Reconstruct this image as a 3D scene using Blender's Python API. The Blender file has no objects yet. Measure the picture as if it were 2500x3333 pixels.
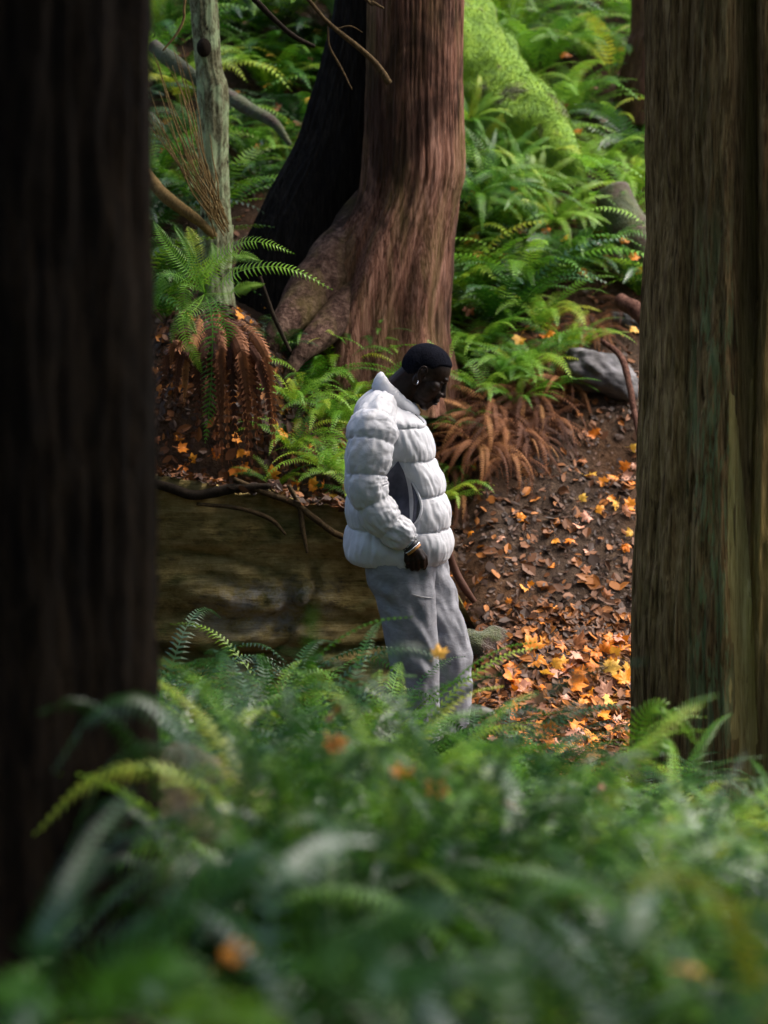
import bpy, bmesh, math, random
import numpy as np
from mathutils import Vector, Matrix, noise, Quaternion
from mathutils.bvhtree import BVHTree
R = math.radians
random.seed(7)
sc = bpy.context.scene
col = sc.collection

# ------------------------------------------------------------------ camera
CAMZ, PITCH, FP = 1.91, R(5.0), 85 / 36 * 3333
cam_d = bpy.data.cameras.new('camera'); cam = bpy.data.objects.new('camera', cam_d); col.objects.link(cam)
cam.location = (0, -10, CAMZ); cam.rotation_euler = (R(90) - PITCH, 0, 0)
cam_d.sensor_fit = 'VERTICAL'; cam_d.sensor_height = 36; cam_d.sensor_width = 27; cam_d.lens = 85
cam_d.clip_start = 0.1; cam_d.clip_end = 500
cam_d.dof.use_dof = True; cam_d.dof.focus_distance = 9.85; cam_d.dof.aperture_fstop = 1.8
sc.camera = cam
# ------------------------------------------------------------------ light
SUN_EL, SUN_AZ = 60, 80          # elevation; azimuth clockwise from +Y (north) : from the right, a little behind
w = bpy.data.worlds.new('World'); sc.world = w; w.use_nodes = True
nt = w.node_tree; bg = nt.nodes['Background']; sky = nt.nodes.new('ShaderNodeTexSky')
sky.sky_type = 'NISHITA'; sky.sun_disc = False; sky.sun_elevation = R(SUN_EL); sky.sun_rotation = R(SUN_AZ + 40)
sky.dust_density = 4.0; sky.air_density = 1.0; sky.ozone_density = 1.0
nt.links.new(sky.outputs[0], bg.inputs[0]); bg.inputs[1].default_value = 0.13
sd = bpy.data.lights.new('sun', 'SUN'); sun = bpy.data.objects.new('sun', sd); col.objects.link(sun)
sd.energy = 1.5; sd.angle = R(55); sd.color = (1.0, 0.96, 0.90)
SAZ = R(80)                      # azimuth of the brighter patch of overcast sky: right, slightly to the camera side
sv = Vector((math.sin(SAZ) * math.cos(R(SUN_EL)), math.cos(SAZ) * math.cos(R(SUN_EL)), math.sin(R(SUN_EL))))
sky.sun_rotation = SAZ
sun.rotation_euler = sv.to_track_quat('Z', 'Y').to_euler(); sun.location = sv * 30
sc.view_settings.view_transform = 'Standard'; sc.view_settings.look = 'None'
sc.view_settings.exposure = 2.15; sc.view_settings.gamma = 1.0
sc.cycles.max_bounces = 6; sc.cycles.transparent_max_bounces = 4
sc.cycles.use_denoising = True

# ------------------------------------------------------------------ pixel <-> world helpers (source pixels 2500x3333)
Fv = Vector((0, math.cos(PITCH), -math.sin(PITCH))); Uv = Vector((0, math.sin(PITCH), math.cos(PITCH)))
CAM = Vector((0, -10, CAMZ))
def ray(px, py): return Fv + Vector((1, 0, 0)) * ((px - 1250) / FP) + Uv * (-(py - 1666.5) / FP)
def P(px, py, Y):
    d = ray(px, py); return CAM + d * ((Y + 10) / d.y)
def proj(v):
    q = Vector(v) - CAM; z = q.dot(Fv)
    if z < .1: return (-9999, -9999, z)
    return (1250 + FP * q.x / z, 1666.5 - FP * q.dot(Uv) / z, z)
def lerp(a, b, t): return a + (b - a) * t
def sstep(x, a, b):
    t = min(1, max(0, (x - a) / (b - a))); return t * t * (3 - 2 * t)
def pw(x, pts):
    if x <= pts[0][0]: return pts[0][1]
    for (a, va), (b, vb) in zip(pts, pts[1:]):
        if x <= b: return lerp(va, vb, (x - a) / (b - a))
    return pts[-1][1]
def N3(x, y, z): return noise.noise(Vector((x, y, z)))
def catmull(pts, n):
    pts = [tuple(p) for p in pts]; k = len(pts) - 1; out = []
    A = np.array(pts, float)
    for i in range(n + 1):
        u = i / n * k; j = min(int(u), k - 1); t = u - j
        p0 = A[j - 1] if j > 0 else 2 * A[0] - A[1]
        p1, p2 = A[j], A[j + 1]
        p3 = A[j + 2] if j + 2 <= k else 2 * A[k] - A[k - 1]
        out.append(.5 * ((2 * p1) + (-p0 + p2) * t + (2 * p0 - 5 * p1 + 4 * p2 - p3) * t * t + (-p0 + 3 * p1 - 3 * p2 + p3) * t ** 3))
    return np.array(out)

# ------------------------------------------------------------------ object helpers
def mkmesh(name, V, F, mat, smooth=True, tone=None):
    me = bpy.data.meshes.new(name); me.from_pydata([tuple(v) for v in V], [], [tuple(f) for f in F])
    if smooth: me.polygons.foreach_set('use_smooth', [True] * len(me.polygons))
    if tone is not None:
        a = me.attributes.new('tone', 'FLOAT', 'POINT'); a.data.foreach_set('value', tone)
    if mat: me.materials.append(mat)
    me.update(); return me
def link(name, me, parent=None, loc=None):
    o = bpy.data.objects.new(name, me); col.objects.link(o)
    if parent: o.parent = parent
    if loc is not None: o.location = loc
    return o
def tag(o, label=None, cat=None, group=None, kind=None):
    if label: o['label'] = label
    if cat: o['category'] = cat
    if group: o['group'] = group
    if kind: o['kind'] = kind
    return o
def empty(name, loc=(0, 0, 0)):
    o = bpy.data.objects.new(name, None); col.objects.link(o); o.location = loc; o.empty_display_size = .1; return o
def under(root, name, me):      # a part modelled in world coordinates
    o = link(name, me, root); o.location = -root.location; return o
class MB:
    def __init__(s): s.V = []; s.F = []; s.T = []
    def add(s, V, F, t=0.):
        b = len(s.V); s.V += [tuple(v) for v in V]; s.F += [tuple(i + b for i in f) for f in F]
        s.T += (list(t) if hasattr(t, '__len__') else [t] * len(V))
    def mesh(s, name, mat, smooth=True): return mkmesh(name, s.V, s.F, mat, smooth, s.T)
def grid_faces(nr, ns, closed=True, cap0=False, cap1=False):
    F = []
    for i in range(nr - 1):
        for j in range(ns if closed else ns - 1):
            a = i * ns + j; b = i * ns + (j + 1) % ns
            F.append((a, b, b + ns, a + ns))
    if cap0: F.append(tuple(range(ns))[::-1])
    if cap1: F.append(tuple((nr - 1) * ns + j for j in range(ns)))
    return F
def frames(C):
    C = [Vector(c) for c in C]; T = []
    for i in range(len(C)):
        T.append((C[min(i + 1, len(C) - 1)] - C[max(i - 1, 0)]).normalized())
    n = T[0].cross(Vector((0, 1, 0)))
    if n.length < .1: n = T[0].cross(Vector((1, 0, 0)))
    n.normalize(); out = []
    for i, t in enumerate(T):
        if i: n = (n - t * n.dot(t)).normalized()
        out.append((C[i], t, n, t.cross(n)))
    return out
def tube(path, rad, n=36, ns=8, fn=None):      # rad: list of radii at the control points
    C = catmull(path, n); rr = catmull([(r, 0) for r in rad], n)[:, 0]
    V = []
    for i, (c, t, u, v) in enumerate(frames(C)):
        for j in range(ns):
            a = 2 * math.pi * j / ns; d = u * math.cos(a) + v * math.sin(a); r = max(rr[i], .0004)
            if fn: r *= fn(a, i / n, c + d * r)
            V.append(c + d * r)
    return V, grid_faces(n + 1, ns, True, True, True)
def sphere_vf(c, r, nu=16, nv=10, M=None):
    V = []; F = []
    for i in range(nv + 1):
        th = math.pi * i / nv
        for j in range(nu):
            a = 2 * math.pi * j / nu
            p = Vector((r[0] * math.sin(th) * math.cos(a), r[1] * math.sin(th) * math.sin(a), r[2] * math.cos(th)))
            V.append(Vector(c) + (M @ p if M else p))
    for i in range(nv):
        for j in range(nu):
            a = i * nu + j; b = i * nu + (j + 1) % nu; F.append((a, a + nu, b + nu, b))
    return V, F
def remeshed(name, mb, voxel, smooth_it, mat):
    me0 = mkmesh(name + '_t', mb.V, mb.F, None); o = link('tmp', me0)
    m = o.modifiers.new('r', 'REMESH'); m.mode = 'VOXEL'; m.voxel_size = voxel
    s = o.modifiers.new('s', 'SMOOTH'); s.iterations = smooth_it; s.factor = .5
    dg = bpy.context.evaluated_depsgraph_get(); me = bpy.data.meshes.new_from_object(o.evaluated_get(dg)); me.name = name
    bpy.data.objects.remove(o); me.materials.clear(); me.materials.append(mat)
    me.polygons.foreach_set('use_smooth', [True] * len(me.polygons)); return me

# ------------------------------------------------------------------ materials
class MT:
    def __init__(s, name, rough=.7, spec=.4):
        s.m = bpy.data.materials.new(name); s.m.use_nodes = True; s.nt = s.m.node_tree
        s.b = s.nt.nodes['Principled BSDF']; s.out = s.nt.nodes['Material Output']
        s.b.inputs['Roughness'].default_value = rough; s.b.inputs['Specular IOR Level'].default_value = spec
        s.tc = s.nt.nodes.new('ShaderNodeTexCoord')
    def n(s, t, **k):
        x = s.nt.nodes.new(t)
        for a, b in k.items(): setattr(x, a, b)
        return x
    def l(s, a, b): s.nt.links.new(a, b)
    def mapping(s, scale, src='Object', loc=(0, 0, 0), rot=(0, 0, 0)):
        m = s.n('ShaderNodeMapping'); m.inputs['Scale'].default_value = scale; m.inputs['Location'].default_value = loc
        m.inputs['Rotation'].default_value = rot
        s.l(s.tc.outputs[src], m.inputs[0]); return m.outputs[0]
    def noise(s, scale=(1, 1, 1), detail=6, rough=.6, sc_=1., dist=0., loc=(0, 0, 0), rot=(0, 0, 0)):
        x = s.n('ShaderNodeTexNoise'); x.inputs['Scale'].default_value = sc_; x.inputs['Detail'].default_value = detail
        x.inputs['Roughness'].default_value = rough; x.inputs['Distortion'].default_value = dist
        s.l(s.mapping(scale, loc=loc, rot=rot), x.inputs['Vector']); return x.outputs[0]
    def ramp(s, fac, stops, interp='LINEAR'):
        r = s.n('ShaderNodeValToRGB'); cr = r.color_ramp; cr.interpolation = interp
        while len(cr.elements) < len(stops): cr.elements.new(.5)
        for e, (p, c) in zip(cr.elements, stops):
            e.position = p; e.color = (c[0], c[1], c[2], 1) if hasattr(c, '__len__') else (c, c, c, 1)
        s.l(fac, r.inputs[0]); return r.outputs[0]
    def mix(s, f, a, b, mode='MIX'):
        x = s.n('ShaderNodeMix', data_type='RGBA', blend_type=mode)
        for i, v in ((0, f), (6, a), (7, b)):
            if hasattr(v, 'links') or hasattr(v, 'is_linked'): s.l(v, x.inputs[i])
            elif i: x.inputs[i].default_value = (v[0], v[1], v[2], 1)
            else: x.inputs[0].default_value = v
        return x.outputs[2]
    def math(s, op, a, b=None, c=None):
        x = s.n('ShaderNodeMath', operation=op)
        for i, v in enumerate((a, b, c)):
            if v is None: continue
            if hasattr(v, 'is_linked'): s.l(v, x.inputs[i])
            else: x.inputs[i].default_value = v
        return x.outputs[0]
    def sep(s):
        x = s.n('ShaderNodeSeparateXYZ'); s.l(s.tc.outputs['Object'], x.inputs[0]); return x.outputs
    def attr(s, name='tone'):
        a = s.n('ShaderNodeAttribute', attribute_name=name); return a.outputs['Fac']
    def color(s, c):
        if hasattr(c, 'is_linked'): s.l(c, s.b.inputs['Base Color'])
        else: s.b.inputs['Base Color'].default_value = (*c, 1)
        return s
    def bump(s, h, strength=.5, dist=.01):
        b = s.n('ShaderNodeBump'); b.inputs['Strength'].default_value = strength; b.inputs['Distance'].default_value = dist
        s.l(h, b.inputs['Height']); s.l(b.outputs[0], s.b.inputs['Normal']); return s
    def translucent(s, f, c):
        t = s.n('ShaderNodeBsdfTranslucent'); x = s.n('ShaderNodeMixShader'); x.inputs[0].default_value = f
        if hasattr(c, 'is_linked'): s.l(c, t.inputs[0])
        else: t.inputs[0].default_value = (*c, 1)
        s.l(s.b.outputs[0], x.inputs[1]); s.l(t.outputs[0], x.inputs[2]); s.l(x.outputs[0], s.out.inputs[0]); return s

def leafmat(name, stops, rough=.38, trans=.3, spec=.5):
    m = MT(name, rough, spec)
    oi = m.n('ShaderNodeObjectInfo')
    f = m.math('ADD', m.math('MULTIPLY', m.attr(), .7), m.math('MULTIPLY', oi.outputs['Random'], .3))
    c = m.ramp(f, stops); m.color(c); m.translucent(trans, c); return m.m
FERN = leafmat('fern_green', [(0, (.008, .040, .005)), (.3, (.028, .11, .006)), (.6, (.085, .215, .010)), (.85, (.20, .31, .014)), (1, (.34, .26, .015))], .42, .35, .3)
FERNB = leafmat('fern_bright', [(0, (.034, .13, .018)), (.35, (.11, .27, .020)), (.7, (.24, .42, .035)), (1, (.48, .44, .035))], .42, .4, .3)
FERND = leafmat('fern_dark', [(0, (.005, .026, .005)), (.5, (.009, .052, .004)), (.85, (.028, .095, .005)), (1, (.10, .10, .008))], .4, .25, .45)
FERNP = leafmat('fern_pale', [(0, (.012, .055, .010)), (.5, (.035, .105, .020)), (1, (.10, .20, .030))], .36, .35, .7)
DEAD = leafmat('fern_dead', [(0, (.030, .012, .008)), (.4, (.10, .038, .018)), (.75, (.22, .085, .030)), (1, (.42, .21, .07))], .7, .2, .2)
LEAFM = {
 'orange': leafmat('leaf_orange', [(0, (.42, .085, .006)), (.5, (.66, .18, .008)), (1, (.80, .32, .015))], .5, .25, .35),
 'yellow': leafmat('leaf_yellow', [(0, (.58, .25, .02)), (1, (.80, .46, .06))], .5, .3, .35),
 'brown': leafmat('leaf_brown', [(0, (.11, .030, .012)), (.5, (.22, .07, .022)), (1, (.34, .12, .03))], .55, .15, .35),
 'pale pinkish': leafmat('leaf_pink', [(0, (.42, .17, .10)), (1, (.62, .32, .20))], .5, .15, .35),
}
LITTER = leafmat('litter', [(0, (.018, .010, .006)), (.45, (.050, .023, .011)), (.68, (.15, .052, .012)), (.85, (.42, .14, .014)), (1, (.62, .29, .05))], .6, .1, .3)

def barkmat(name, dark, mid, light, lichen=None, vs=1.4, hs=26, bumpd=.012, extra=None):
    m = MT(name, .95, .08)
    a = m.noise((hs * 1.6, hs * 1.6, vs * 2.2), 8, .7, 1, .5); b = m.noise((hs * 5, hs * 5, vs * 9), 5, .6); c = m.noise((2.2, 2.2, 1.1), 4, .6)
    f = m.math('ADD', m.math('MULTIPLY', a, .55), m.math('MULTIPLY', b, .45))
    base = m.ramp(f, [(.38, dark), (.49, mid), (.62, light)])
    base = m.mix(m.ramp(c, [(.4, 0), (.65, 1)]), base, m.mix(.5, base, dark))
    if lichen: base = lichen(m, base, f)
    m.color(base); m.bump(m.math('ADD', a, m.math('MULTIPLY', b, .5)), 1., bumpd * 2); return m.m

def right_lichen(m, base, f):
    X = m.sep(); ang = X[0]; z = X[2]
    n1 = m.noise((26, 26, 3.2), 7, .75, 1, .3, (3, 1, 0)); n2 = m.noise((7, 7, .7), 6, .6, 1, .3, (9, 5, 2))
    # ochre tint stronger towards the right side of the trunk, pale green lichen streaks
    och = m.math('MULTIPLY', m.ramp(n2, [(.42, 0), (.62, 1)]), m.ramp(ang, [(.0, 0), (.35, 1)]))
    ang2 = m.math('ADD', ang, -1.0)
    och = m.math('MULTIPLY', m.ramp(n2, [(.40, 0), (.62, 1)]), m.ramp(ang2, [(.20, 0.05), (.42, 1)]))
    base = m.mix(m.math('MULTIPLY', och, .8), base, m.mix(f, (.12, .085, .018), (.46, .36, .10)))
    band = m.ramp(ang2, [(.10, 0), (.15, 1), (.25, 1), (.30, 0)])
    zb = m.ramp(m.math('MULTIPLY', z, .35), [(.0, 1), (.63, 1), (.80, .15)])
    li = m.math('MULTIPLY', m.math('MULTIPLY', m.ramp(n1, [(.50, 0), (.57, 1)]), band), zb)
    return m.mix(m.math('MULTIPLY', li, .8), base, m.mix(f, (.09, .13, .05), (.34, .42, .20)))
BARK_R = barkmat('bark_right', (.034, .018, .008), (.24, .148, .062), (.50, .34, .155), right_lichen, 1.1, 24, .016)
BARK_BARE = barkmat('bark_bare', (.18, .13, .045), (.42, .34, .12), (.56, .47, .20), None, .9, 34, .005)
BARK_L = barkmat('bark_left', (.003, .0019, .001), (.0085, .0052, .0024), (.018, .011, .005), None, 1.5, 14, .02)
def cen_film(m, base, f):
    n2 = m.noise((7, 7, 1.2), 6, .6, 1, .5, (2, 5, 2)); n3 = m.noise((3, 3, 1.5), 5, .6, 1, .6, (7, 1, 4))
    base = m.mix(m.math('MULTIPLY', m.ramp(n2, [(.48, 0), (.66, 1)]), .6), base, m.mix(f, (.045, .035, .008), (.16, .125, .04)))
    return m.mix(m.math('MULTIPLY', m.ramp(n3, [(.50, 0), (.60, 1)]), .75), base, (.018, .011, .008))
BARK_C = barkmat('bark_centre', (.034, .015, .009), (.17, .077, .048), (.37, .20, .14), cen_film, .8, 30, .010)
BARK_ROOT = barkmat('bark_root', (.018, .010, .007), (.075, .042, .030), (.20, .125, .09), cen_film, 6, 9, .010)
BARK_SHADE = barkmat('bark_shade', (.004, .003, .003), (.013, .010, .008), (.034, .026, .020), None, 1.0, 24, .012)  # near-black bark that paints the shaded left side of the central cedar
def alder_film(m, base, f):
    n2 = m.noise((14, 14, 7), 6, .7, 1, .5); n3 = m.noise((20, 20, 11), 4, .6, 1, .2, (4, 4, 4))
    base = m.mix(m.ramp(n2, [(.46, 0), (.6, 1)]), base, m.mix(f, (.18, .25, .11), (.46, .52, .30)))
    return m.mix(m.ramp(n3, [(.62, 0), (.70, 1)]), base, (.012, .010, .007))
BARK_A = barkmat('bark_alder', (.05, .04, .022), (.17, .16, .085), (.36, .37, .22), alder_film, 6, 20, .004)
BARK_D = barkmat('bark_far', (.04, .018, .012), (.10, .048, .034), (.17, .085, .06), None, 1.2, 20, .01)
TWIG = barkmat('twig_bark', (.02, .012, .008), (.07, .045, .02), (.15, .10, .045), None, 20, 60, .002)
TWIGD = barkmat('twig_dark', (.008, .006, .004), (.02, .014, .009), (.045, .032, .02), None, 20, 60, .002)
STRAW = barkmat('straw_stem', (.08, .05, .02), (.20, .13, .05), (.34, .23, .10), None, 20, 60, .002)
def mossmat(name, a, b, c, brown, thr=.62):
    m = MT(name, .95, .1); n1 = m.noise((30, 30, 30), 6, .7); n2 = m.noise((5, 5, 5), 5, .6); n3 = m.noise((120, 120, 120), 3, .6)
    base = m.ramp(m.math('ADD', m.math('MULTIPLY', n1, .5), m.math('MULTIPLY', n2, .5)), [(.35, a), (.5, b), (.65, c)])
    base = m.mix(m.ramp(n2, [(thr, 0), (thr + .08, 1)]), base, brown); m.color(base)
    m.b.inputs['Sheen Weight'].default_value = .3
    m.bump(m.math('ADD', n1, n3), .9, .02); return m.m
MOSS = mossmat('moss', (.07, .17, .004), (.19, .35, .005), (.36, .52, .012), (.09, .10, .02), .56)
MOSSD = mossmat('moss_dull', (.03, .05, .012), (.07, .08, .02), (.13, .13, .035), (.06, .03, .015), .5)
MOSSF = mossmat('moss_fore', (.05, .038, .014), (.15, .11, .035), (.28, .21, .075), (.07, .03, .012), .55)

m = MT('soil', .95, .15)
n1 = m.noise((9, 9, 9), 8, .7, 1, .3); n2 = m.noise((45, 45, 45), 5, .7); n3 = m.noise((1.6, 1.6, 1.6), 4, .6); vr = m.n('ShaderNodeTexVoronoi'); vr.inputs['Scale'].default_value = 26
m.l(m.mapping((1, 1, 1)), vr.inputs['Vector'])
base = m.ramp(m.math('ADD', m.math('MULTIPLY', n1, .6), m.math('MULTIPLY', n2, .4)), [(.32, (.014, .009, .006)), (.5, (.044, .027, .017)), (.68, (.10, .064, .040))])
base = m.mix(m.ramp(n3, [(.45, 0), (.65, .8)]), base, m.mix(n2, (.03, .015, .008), (.12, .055, .02)))
m.color(base); m.bump(m.math('ADD', n1, m.math('MULTIPLY', n2, .5)), 1., .03); SOIL = m.m

m = MT('sandstone', .9, .2)
n1 = m.noise((1.8, 1.8, 22), 9, .75, 1, .15); n2 = m.noise((14, 14, 20), 7, .7); n3 = m.noise((3, 3, 5), 5, .6, 1, .4, (4, 2, 1)); n4 = m.noise((9, 9, 12), 8, .75, 1, .1, (1, 8, 3))
base = m.ramp(m.math('ADD', m.math('MULTIPLY', n1, .55), m.math('MULTIPLY', n2, .45)), [(.36, (.040, .028, .010)), (.48, (.34, .24, .075)), (.62, (.60, .45, .19))])
base = m.mix(m.ramp(n3, [(.50, 0), (.66, .7)]), base, m.mix(n2, (.02, .04, .006), (.07, .11, .02)))
zz = m.ramp(m.math('MULTIPLY', m.sep()[2], .5), [(.18, 0), (.24, 1), (.31, 1), (.35, 0)])
zz = m.math('MULTIPLY', zz, m.ramp(m.math('ADD', m.sep()[0], 1.), [(.10, 0), (.34, 1), (.60, 1), (.85, 0)]))
base = m.mix(m.math('MULTIPLY', m.ramp(n4, [(.44, 0), (.64, .8)]), zz), base, m.mix(n2, (.30, .27, .24), (.62, .59, .57)))
m.color(base); m.bump(m.math('ADD', n1, m.math('MULTIPLY', n2, .7)), 1., .06); ROCK = m.m
m = MT('grey_rock', .75, .35); n1 = m.noise((8, 8, 14), 7, .65); n2 = m.noise((40, 40, 40), 4, .6)
m.color(m.ramp(n1, [(.35, (.035, .030, .030)), (.5, (.080, .074, .074)), (.66, (.15, .14, .145))])); m.bump(m.math('ADD', n1, m.math('MULTIPLY', n2, .3)), .8, .02); GREY = m.m

# clothing and skin
m = MT('puffer_fabric', .55, .35); n1 = m.noise((900, 900, 900), 2, .5); n2 = m.noise((14, 14, 22), 5, .6, 1, .8); n3 = m.noise((60, 60, 60), 3, .6)
m.color(m.ramp(n2, [(.3, (.41, .408, .43)), (.7, (.475, .473, .49))])); m.b.inputs['Sheen Weight'].default_value = .25
m.bump(m.math('ADD', m.math('ADD', m.math('MULTIPLY', n2, 1.), m.math('MULTIPLY', n3, .05)), m.math('MULTIPLY', n1, .006)), .22, .016); JACKET = m.m
m = MT('pocket_lining', .8, .2); m.color(m.ramp(m.noise((30, 30, 30), 4), [(.3, (.055, .055, .072)), (.7, (.10, .10, .13))])); m.bump(m.noise((40, 40, 40), 4), .3, .005); LINING_SHADE = m.m  # pocket lining; also paints the shade under the arm
m = MT('zip_black', .5, .4); m.color(m.ramp(m.noise((300, 300, 300), 2), [(.4, (.012, .012, .014)), (.6, (.03, .03, .035))])); ZIP = m.m
m = MT('grey_denim', .85, .2); n1 = m.noise((7, 7, 16), 6, .7, 1, 1.2); n2 = m.noise((500, 500, 250), 2, .5); n3 = m.noise((26, 26, 40), 5, .65, 1, .5)
m.color(m.ramp(m.math('ADD', m.math('MULTIPLY', n1, .5), m.math('MULTIPLY', n3, .5)), [(.30, (.14, .14, .152)), (.5, (.21, .21, .226)), (.7, (.30, .30, .32))]))
m.bump(m.math('ADD', m.math('ADD', n1, m.math('MULTIPLY', n3, .4)), m.math('MULTIPLY', n2, .03)), .3, .018); DENIM = m.m
m = MT('light_denim', .9, .1); m.color(m.ramp(m.noise((90, 90, 90), 3), [(.4, (.34, .33, .33)), (.6, (.44, .43, .43))])); LIGHTD = m.m
m = MT('skin', .5, .16); n1 = m.noise((60, 60, 60), 4); m.color(m.ramp(n1, [(.35, (.011, .0058, .0035)), (.65, (.024, .0125, .008))])); m.bump(m.noise((260, 260, 260), 3), .25, .002); SKIN = m.m
m = MT('lip_skin', .35, .5); n1 = m.noise((60, 60, 60), 4); m.color(m.ramp(n1, [(.35, (.045, .022, .020)), (.65, (.075, .038, .036))])); LIP = m.m
m = MT('hair_black', 1., .03); n1 = m.noise((240, 240, 240), 3, .7); m.color(m.ramp(n1, [(.4, (.003, .003, .005)), (.6, (.012, .013, .019))])); m.bump(n1, 1., .006); HAIR = m.m
m = MT('silver', .18, .6); m.color(m.ramp(m.noise((90, 90, 90), 2), [(.4, (.75, .75, .78)), (.6, (.85, .85, .88))])); m.b.inputs['Metallic'].default_value = 1; SILVER = m.m
m = MT('tan_leather', .5, .4); m.color(m.ramp(m.noise((200, 200, 200), 3), [(.4, (.32, .12, .02)), (.6, (.50, .22, .04))])); TAN = m.m
m = MT('boot_leather', .5, .4); m.color(m.ramp(m.noise((80, 80, 80), 3), [(.4, (.02, .016, .014)), (.6, (.045, .035, .03))])); BOOT = m.m
CROWNM = leafmat('shade_forest_foliage', [(0, (.010, .030, .010)), (.5, (.022, .060, .016)), (1, (.050, .10, .022))], .6, .15, .3)

# ------------------------------------------------------------------ ground
HL = [(-3.5, 1.25), (-2, 1.18), (-.95, 1.06), (-.5, 1.0), (0, .86), (.25, .66), (.42, .38), (.6, .0)]
def ledge_h(x): return pw(x, HL)
def gh(x, y):
    r = .72 * max(0, y - .05) if y > .3 else .72 * .25 * sstep(y, -.35, .3)
    r *= max(sstep(x, -.05, .5), sstep(y, 2, 5))
    r += .10 * math.exp(-((x - 1.0) / .8) ** 2) * sstep(y, 0, 1.5)
    L = ledge_h(x)
    s = sstep(y, .84, 1.0) * L + .74 * max(0, y - .78) * sstep(-x, -.9, 0.2)
    if L <= 0: s = 0
    z = max(r, s) + .06 * sstep(y, 0, 1) * math.exp(-((r - s) / .15) ** 2)
    if y > 14: z = .72 * 13.95 + .15 * (min(y, 40) - 14)
    z += .16 * math.exp(-((x - .1) / .55) ** 2 - ((y - 1.75) / .5) ** 2)
    z += .44 * math.exp(-(((x + .80) / .36) ** 2 + ((y - 1.25) / .32) ** 2) ** 1.5)
    fg = pw(y, [(-30, .9), (-10, .50), (-5.5, .40), (-3, .12), (-1, .0), (0, 0)]); z += fg
    z -= .17 * math.exp(-((x - 1.12) / .2) ** 2 - ((y - 1.55) / .11) ** 2)
    z += .05 * N3(x * 1.3, y * 1.3, 0) + .022 * N3(x * 4, y * 4, 3) + .010 * N3(x * 11, y * 11, 5)
    if y < .3 and abs(x - .1) < .6: z -= .0
    return z
def axis(lo, hi, flo, fhi, fine, coarse):
    a = []; v = lo
    while v < hi:
        a.append(v); v += fine if flo <= v <= fhi else min(coarse, max(fine, .12 * (flo - v if v < flo else v - fhi)) + fine)
    return a + [hi]
XS = axis(-60, 60, -2.6, 2.6, .035, 4); YS = axis(-40, 80, -.6, 6.2, .035, 4)
V = [(x, y, gh(x, y)) for y in YS for x in XS]
ground = link('ground', mkmesh('ground', V, grid_faces(len(YS), len(XS), False), SOIL)); tag(ground, kind='structure')
def hit(px, py, lift=0.):
    d = ray(px, py); t = 2.5
    while t < 40:
        p = CAM + d * t
        if p.z < gh(p.x, p.y) + lift:
            lo, hi_ = t - .06, t
            for _ in range(8):
                mid = (lo + hi_) / 2; q = CAM + d * mid
                if q.z < gh(q.x, q.y) + lift: hi_ = mid
                else: lo = mid
            return CAM + d * hi_
        t += .06
    return None
def gnormal(x, y):
    e = .04; return Vector((gh(x - e, y) - gh(x + e, y), gh(x, y - e) - gh(x, y + e), 2 * e)).normalized()

# ------------------------------------------------------------------ rock ledge left of the man
def make_ledge():
    nx, nz = 200, 90; V = []
    for k in range(nz + 1):
        for i in range(nx + 1):
            x = lerp(-3.2, .56, i / nx); H = ledge_h(x) + .05 + .05 * N3(x * 2.2, 7, 0) + .03 * N3(x * 7, 3, 0); s = k / nz
            if s < .8:
                z = -.2 + (H + .2) * s / .8; y = .66 + .10 * (s / .8)
                y -= .05 * abs(math.sin(z * 13 + 1.5 * N3(x * .8, 2, z))) * (.5 + N3(x * 1.1, z * 3, 5)); y += .05 * max(0, 1 - abs(x + .42 + .22 * N3(z * 2.3, 0, 0) + .05 * N3(z * 14, 3, 0)) / .03) * sstep(N3(x, z * 3, 8), -.2, .2); y -= .02 * math.sin(z * 9 + 2.2 * N3(x * 1.2, 0, 0)) + .035 * (abs(N3(x * .7, 1, z * 7 + x * .9)) ** .5) + .10 * N3(x * 1.6, z * 2, 1) + .05 * N3(x * 4, z * 11, 4) + .02 * N3(x * 12, z * 34, 9)
                y -= .05 * sstep(z, H - .25, H - .05)
                cr = abs(N3(x * .9 + 3, z * 2.6, 7)); y += .07 * max(0, 1 - cr / .06)
            else:
                u = (s - .8) / .2; y = .70 + .45 * u + .03 * N3(x * 4, u * 3, 2); z = H + .02 - .11 * u ** 2 + .03 * N3(x * 3, u * 4, 8)
                if u < .2: y -= .06 * (1 - u / .2)
            V.append((x, y, z))
    me = mkmesh('rock_ledge', V, grid_faces(nz + 1, nx + 1, False), ROCK)
    root = link('rock_ledge', me); tag(root, 'ochre brown sandstone ledge with mossy strata and pale patch behind the man', 'rock ledge')
make_ledge()

def rock(name, c, r, mat, seed, label, cat='boulder', amp=.18, M=None, flat=0):
    V, F = sphere_vf((0, 0, 0), (1, 1, 1), 64, 40); out = []
    for v in V:
        v = Vector(v).normalized(); n = 1 + amp * noise.noise(v * 1.3 + Vector((seed, 0, 0))) * 1.6 + amp * .5 * noise.noise(v * 3.3 + Vector((seed, 4, 0))) + amp * .2 * noise.noise(v * 9 + Vector((seed, 4, 0)))
        q = v * n; q = Vector((q.x * r[0], q.y * r[1], q.z * r[2])); q = M @ q if M else q
        out.append(q)
    o = link(name, mkmesh(name, out, F, mat)); o.location = c; tag(o, label, cat); return o
p = hit(1975, 1300)
rock('boulder', p + Vector((-.02, .10, .12)), (.20, .22, .11), GREY, 3, 'grey boulder jutting from the dirt bank near the right trunk', M=Matrix.Rotation(R(22), 3, 'Y'))
p = hit(1620, 2110); rock('mossy_stone', p + Vector((-.06, .08, -.04)), (.16, .12, .12), MOSSD, 5, 'dull green stone half buried in the bank behind his knee', 'stone')
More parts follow.
